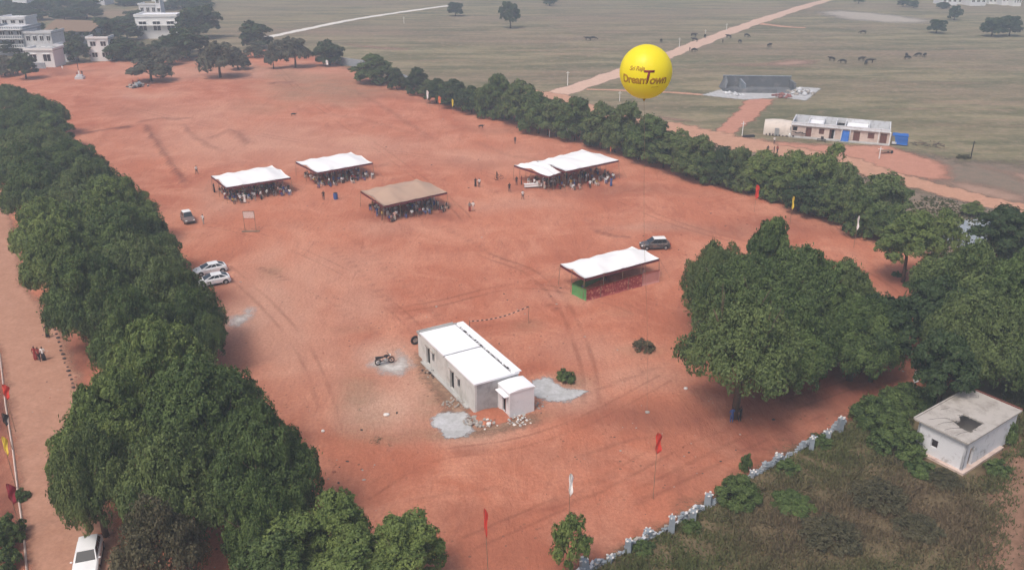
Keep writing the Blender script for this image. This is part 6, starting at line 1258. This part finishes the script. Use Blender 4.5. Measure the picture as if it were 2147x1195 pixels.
# ------------------------------------------------------------------ feather flags
def flag(x, y, px_top, label, col, fh=None, wid=.55, lean=0.0, cat="flag", dark=None):
    b = at(x, y); d = b.y; tp = ray(x, px_top); Hh = CAM_H + tp[2] * d / tp[1]; Hh = max(1.5, Hh); b.x = tp[0] * d / tp[1]; fh = fh or Hh * .55
    t = empty("feather_flag", (b.x, b.y, GZ), random.uniform(-.3, .3) if x > 20 else 0.15, label, cat, "feather flags round the ground")
    mb = MB(); wid *= .68; mb.tube([(0, 0, 0), (lean * .4, 0, Hh * .5), (lean, 0, Hh)], [.03, .025, .012], 6); mb.build("pole", MAT['wood'], t)
    mb = MB()
    def fn(u, v):
        z = Hh - fh * u; w = wid * (math.sin(math.pi * min(1, .08 + u * .95)) ** .6) * (1 - .25 * u); fold = math.sin(v * 5 + u * 9) * .08
        return (lean * (z / Hh) + w * (v - .32) * (1 + .25 * math.sin(u * 11)) + .02, fold * w * 2 + .12 * math.sin(u * 7) * v, z - .25 * v * w)
    mb.grid(fn, 16, 5); k = len(mb.v); mb.v += [(a, b_ + .012, c_) for a, b_, c_ in mb.v]; mb.f += [tuple(i + k for i in f[::-1]) for f in mb.f]; mb.mi = [0] * len(mb.f); mb.build("banner", MAT[col], t, smooth=True); return t
flag(1196, 1095, 993, "white folded flag above the small thin tree", 'flag_white', fh=2.3, wid=.55)
flag(1380, 1045, 908, "bright red flag on the soil left of the boundary wall", 'flag_red', fh=2.1, wid=.85)
flag(1022, 1215, 1067, "dark red flag on a tall pole at the bottom edge", 'flag_red', fh=2.7, wid=.45, lean=-.25)
flag(895, 226, 190, "white flag standing before the dark trees of the far right row", 'flag_white', wid=.9); flag(920, 234, 202, "orange flag between the white and yellow ones of the far right row", 'flag_orange', wid=1.2); flag(948, 240, 208, "pale yellow flag before the far right row", 'flag_yellow', wid=.7)
flag(1188, 300, 268, "slim white flag at the dark part of the right row", 'flag_white', wid=.45); flag(1280, 330, 308, "orange pole flag behind the double canopy", 'flag_orange', wid=.35); flag(1588, 445, 388, "red flag under the light green trees of the right row", 'flag_red', wid=1.0, fh=2.6); flag(1664, 470, 412, "yellow flag before the shaded trees of the right row", 'flag_yellow', wid=.55, fh=2.4)
flag(1801, 520, 453, "hanging white flag before the round crowned tree of the right row", 'flag_white', wid=.5, fh=2.4); flag(684, 148, 126, "white flag before the dark domed tree", 'flag_white', wid=1.3); flag(393, 128, 108, "white flag at the foot of the big dark village tree", 'flag_white', wid=1.3); flag(129, 150, 138, "white little flag at the village edge", 'flag_white', wid=.9); flag(72, 156, 142, "white little flag beside the short trunked tree", 'flag_white', wid=.9)
flag(1690, 800, 748, "maroon flag on the dark soil under the tree cluster", 'flag_maroon', wid=1.2, fh=1.3); flag(1922, 850, 776, "white flag at the edge of the right wood", 'flag_white', wid=.8, fh=1.5)
flag(6, 905, 806, "bright red banner flag at the left picture edge", 'flag_red', wid=.9, fh=1.7); flag(4, 1025, 915, "yellow banner flag at the left picture edge", 'flag_yellow', wid=.6, fh=2.0); flag(15, 1125, 1014, "dark red banner flag at the lower left picture edge", 'flag_maroon', wid=.95, fh=2.0); flag(5, 945, 866, "black and grey banner at the left picture edge", 'shirt_black', wid=.75, fh=1.4)

# ------------------------------------------------------------------ cattle, dogs, poles
def cow_mesh(head):
    J = dict(pelvis=((-.75, 0, 1.05), (.26, .30)), waist=((-.2, 0, 1.0), (.32, .36)), chest=((.45, 0, 1.02), (.28, .34)), neck=((.85, 0, 1.05 if head else .85), .16), head=((1.15, 0, 1.12 if head else .5), .12), crown=((1.42, 0, 1.0 if head else .28), .075), tail=((-1.05, 0, 1.05), .04), tip=((-1.12, 0, .45), .03))
    B = [('pelvis', 'waist', 0), ('waist', 'chest', 0), ('chest', 'neck', 0), ('neck', 'head', 0), ('head', 'crown', 0), ('pelvis', 'tail', 0), ('tail', 'tip', 0)]
    for s, y in (('L', .2), ('R', -.2)):
        J['sf' + s] = ((.48, y, .75), .10); J['kf' + s] = ((.50, y, .42), .06); J['hf' + s] = ((.48, y, .04), .05); J['sb' + s] = ((-.72, y, .78), .13); J['kb' + s] = ((-.88, y, .45), .06); J['hb' + s] = ((-.82, y, .04), .05)
        B += [('chest', 'sf' + s, 0), ('sf' + s, 'kf' + s, 0), ('kf' + s, 'hf' + s, 0), ('pelvis', 'sb' + s, 0), ('sb' + s, 'kb' + s, 0), ('kb' + s, 'hb' + s, 0)]
    return body_mesh("cattle_figure", J, B, [MAT['cow']] * 4, None, None)
COWS = [cow_mesh(True), cow_mesh(False)]
for i, (x, y, lab) in enumerate([(1743, 129, "leftmost of the cattle in the middle of the right plain"), (1766, 134, "second black animal from the left in the middle of the right plain"), (1806, 129, "black animal standing behind the pair in the right plain"), (1815, 136, "black animal lying close to another in the right plain"), (1824, 133, "black animal with its neighbour in the right plain"),
      (1902, 126, "black animal nearest in the right hand group"), (1900, 121, "black animal behind the nearest one of the right hand group"), (1924, 120, "black animal in the middle of the right hand line"), (1938, 121, "rightmost black animal of the plain"), (1808, 72, "single far black animal below the pale strip"), (1613, 100, "black animal alone right of the country road"),
      (1551, 92, "black animal just right of the country road"), (1527, 81, "black animal at the right edge of the country road"), (1566, 79, "far black animal right of the country road"), (1455, 78, "left one of two black animals left of the country road"), (1478, 80, "right one of two black animals left of the country road"), (1456, 88, "black animal at the left edge of the country road"),
      (1455, 110, "black animal at the near right edge of the country road"), (1386, 90, "black animal behind the top of the balloon"), (1244, 85, "right one of two dark animals far left of the balloon"), (1232, 86, "left one of two dark animals far left of the balloon")]):
    o = link("buffalo", COWS[i % 2], None, at(x, y, .0), random.uniform(0, 6.28)); o.scale = (1.35, 1.35, 1.2); tag(o, lab, "buffalo", "buffaloes grazing on the plain")
for x, y, lab in ((616, 244, "black dog lying on the red soil beyond the canopies"), (1009, 269, "black dog near the dark trees of the right row")):
    o = link("dog", COWS[0], None, at(x, y, GZ), .2); o.scale = (.62, .62, .6); tag(o, lab, "dog")
for x, y, yt, lab in [(1190, 180, 150, "thin white post left of the balloon on the plain"), (1299, 213, 192, "white post between the trees and the balloon"), (1424, 100, 80, "thin white post right of the balloon top"), (1478, 80, 63, "white post beside the country road cattle"), (1523, 64, 50, "far white post by the country road"), (1556, 285, 255, "white post at the junction of the dirt road and the red path"),
                      (1843, 333, 308, "white post in front of the right end of the roofless building"), (847, 50, 36, "white post beside the chalk path"), (2035, 333, 296, "dark thin post in the plain right of the red yard"), (1152, 288, 250, "pale post in front of the dark trees of the right row"), (2024, 520, 480, "dark post standing in the blue-grey patch")]:
    b = at(x, y); tp = ray(x, yt); Hh = max(1.5, CAM_H + tp[2] * b.y / tp[1]); m = MAT['trim'] if 'dark thin' in lab or 'dark post' in lab else MAT['whitepaint']
    t = empty("utility_post", (b.x, b.y, 0), random.uniform(-.2, .2), lab, "post"); mb = MB(); mb.tube([(0, 0, 0), (0, 0, Hh)], [.11, .08], 6); mb.build("pole", m, t); mb = MB(); mb.box(-.5, -.04, Hh - .5, .5, .04, Hh - .42); mb.build("crossarm", m, t)

# ------------------------------------------------------------------ balloon
BG = at(1357, 866); bd = ray(1354, 151); tt = (BG.y - .3) / bd[1]; BC = Vector((bd[0] * tt, bd[1] * tt, CAM_H + bd[2] * tt)); BR = 54.5 / px_per_m(BC)
bal = empty("advertising_balloon", BC, 0, "big yellow round advertising balloon floating on a long tether", "balloon")
toC = math.atan2(-BC.y, -BC.x)           # heading from the balloon to the viewer's side of the ground
def sph(az, el, r): return (r * math.cos(el) * math.cos(az), r * math.cos(el) * math.sin(az), r * math.sin(el) * 1.015)
mb = MB(); mb.grid(lambda u, v: sph(u * 6.28318, (v - .5) * math.pi, BR * (1 + .0035 * abs(math.sin(u * 6.28318 * 6)))), 96, 48); mb.build("envelope", MAT['balloon'], bal, smooth=True)
mb = MB(); mb.tube([(0, 0, -BR * 1.0), (0, 0, -BR * 1.06), (0, 0, -BR * 1.12)], [.16, .10, .05], 10); mb.build("neck", MAT['letters'], bal)
def lettering(text, size, right, upw, mat, shear=.0, rot=0.0, name="lettering", bold=.012):
    cu = bpy.data.curves.new("text", 'FONT'); cu.body = text; cu.size = size; cu.align_x = 'CENTER'; cu.align_y = 'CENTER'; cu.offset = bold * size; cu.space_character = .92; cu.shear = shear; cu.resolution_u = 3
    o = bpy.data.objects.new("text", cu); COL.objects.link(o); bpy.context.view_layer.update(); me = bpy.data.meshes.new_from_object(o.evaluated_get(bpy.context.evaluated_depsgraph_get())); bpy.data.objects.remove(o)
    bm = bmesh.new(); bm.from_mesh(me); bmesh.ops.triangulate(bm, faces=bm.faces[:]); bmesh.ops.subdivide_edges(bm, edges=[e for e in bm.edges if e.calc_length() > .12], cuts=2, use_grid_fill=False); bmesh.ops.triangulate(bm, faces=bm.faces[:])
    front = toC + .06
    for v in bm.verts:
        x = v.co.x * math.cos(rot) - v.co.y * math.sin(rot) + right; y = v.co.x * math.sin(rot) + v.co.y * math.cos(rot) + upw
        v.co = Vector(sph(front + x / BR, y / BR, BR * 1.006))
    r = bmesh.ops.extrude_face_region(bm, geom=bm.faces[:])
    for v in [g for g in r['geom'] if isinstance(g, bmesh.types.BMVert)]: v.co *= 1.006
    bm.to_mesh(me); bm.free(); me.materials.clear(); me.materials.append(MAT[mat])
    for p in me.polygons: p.material_index = 0
    return link(name, me, bal)
k = BR / 2.2
lettering("Dream", .90 * k, -1.13 * k, -.36 * k, 'letters', .05, bold=.035); lettering("T", 1.45 * k, .0 * k, -.12 * k, 'letter_red', .18, bold=.02); lettering("own", .98 * k, 1.02 * k, -.34 * k, 'letters', .12, bold=.035)
lettering("Sri Raja", .50 * k, -.92 * k, .55 * k, 'letters', .25, .04, bold=.02)
lettering("-----------", .22 * k, .78 * k, -.92 * k, 'letters', 0, .03)
te = empty("balloon_tether", (BG.x, BG.y, GZ), 0, "long thin rope holding the yellow balloon down to the red soil", "rope")
mb = MB(); e = BC - Vector((BG.x, BG.y, 0)) - Vector((0, 0, BR * 1.1)); pts = [Vector((e.x * (i / 20), e.y * i / 20, e.z * i / 20 )) + Vector((.12 * math.sin(i * .35), 0, 0)) * math.sin(math.pi * i / 20) for i in range(21)]; mb.tube(pts, .013, 5); mb.build("rope", MAT['wood'], te)
mb = MB(); mb.blob((0, 0, .1), (.25, .2, .15), 1, .2); mb.build("anchor_stone", MAT['stone'], te)
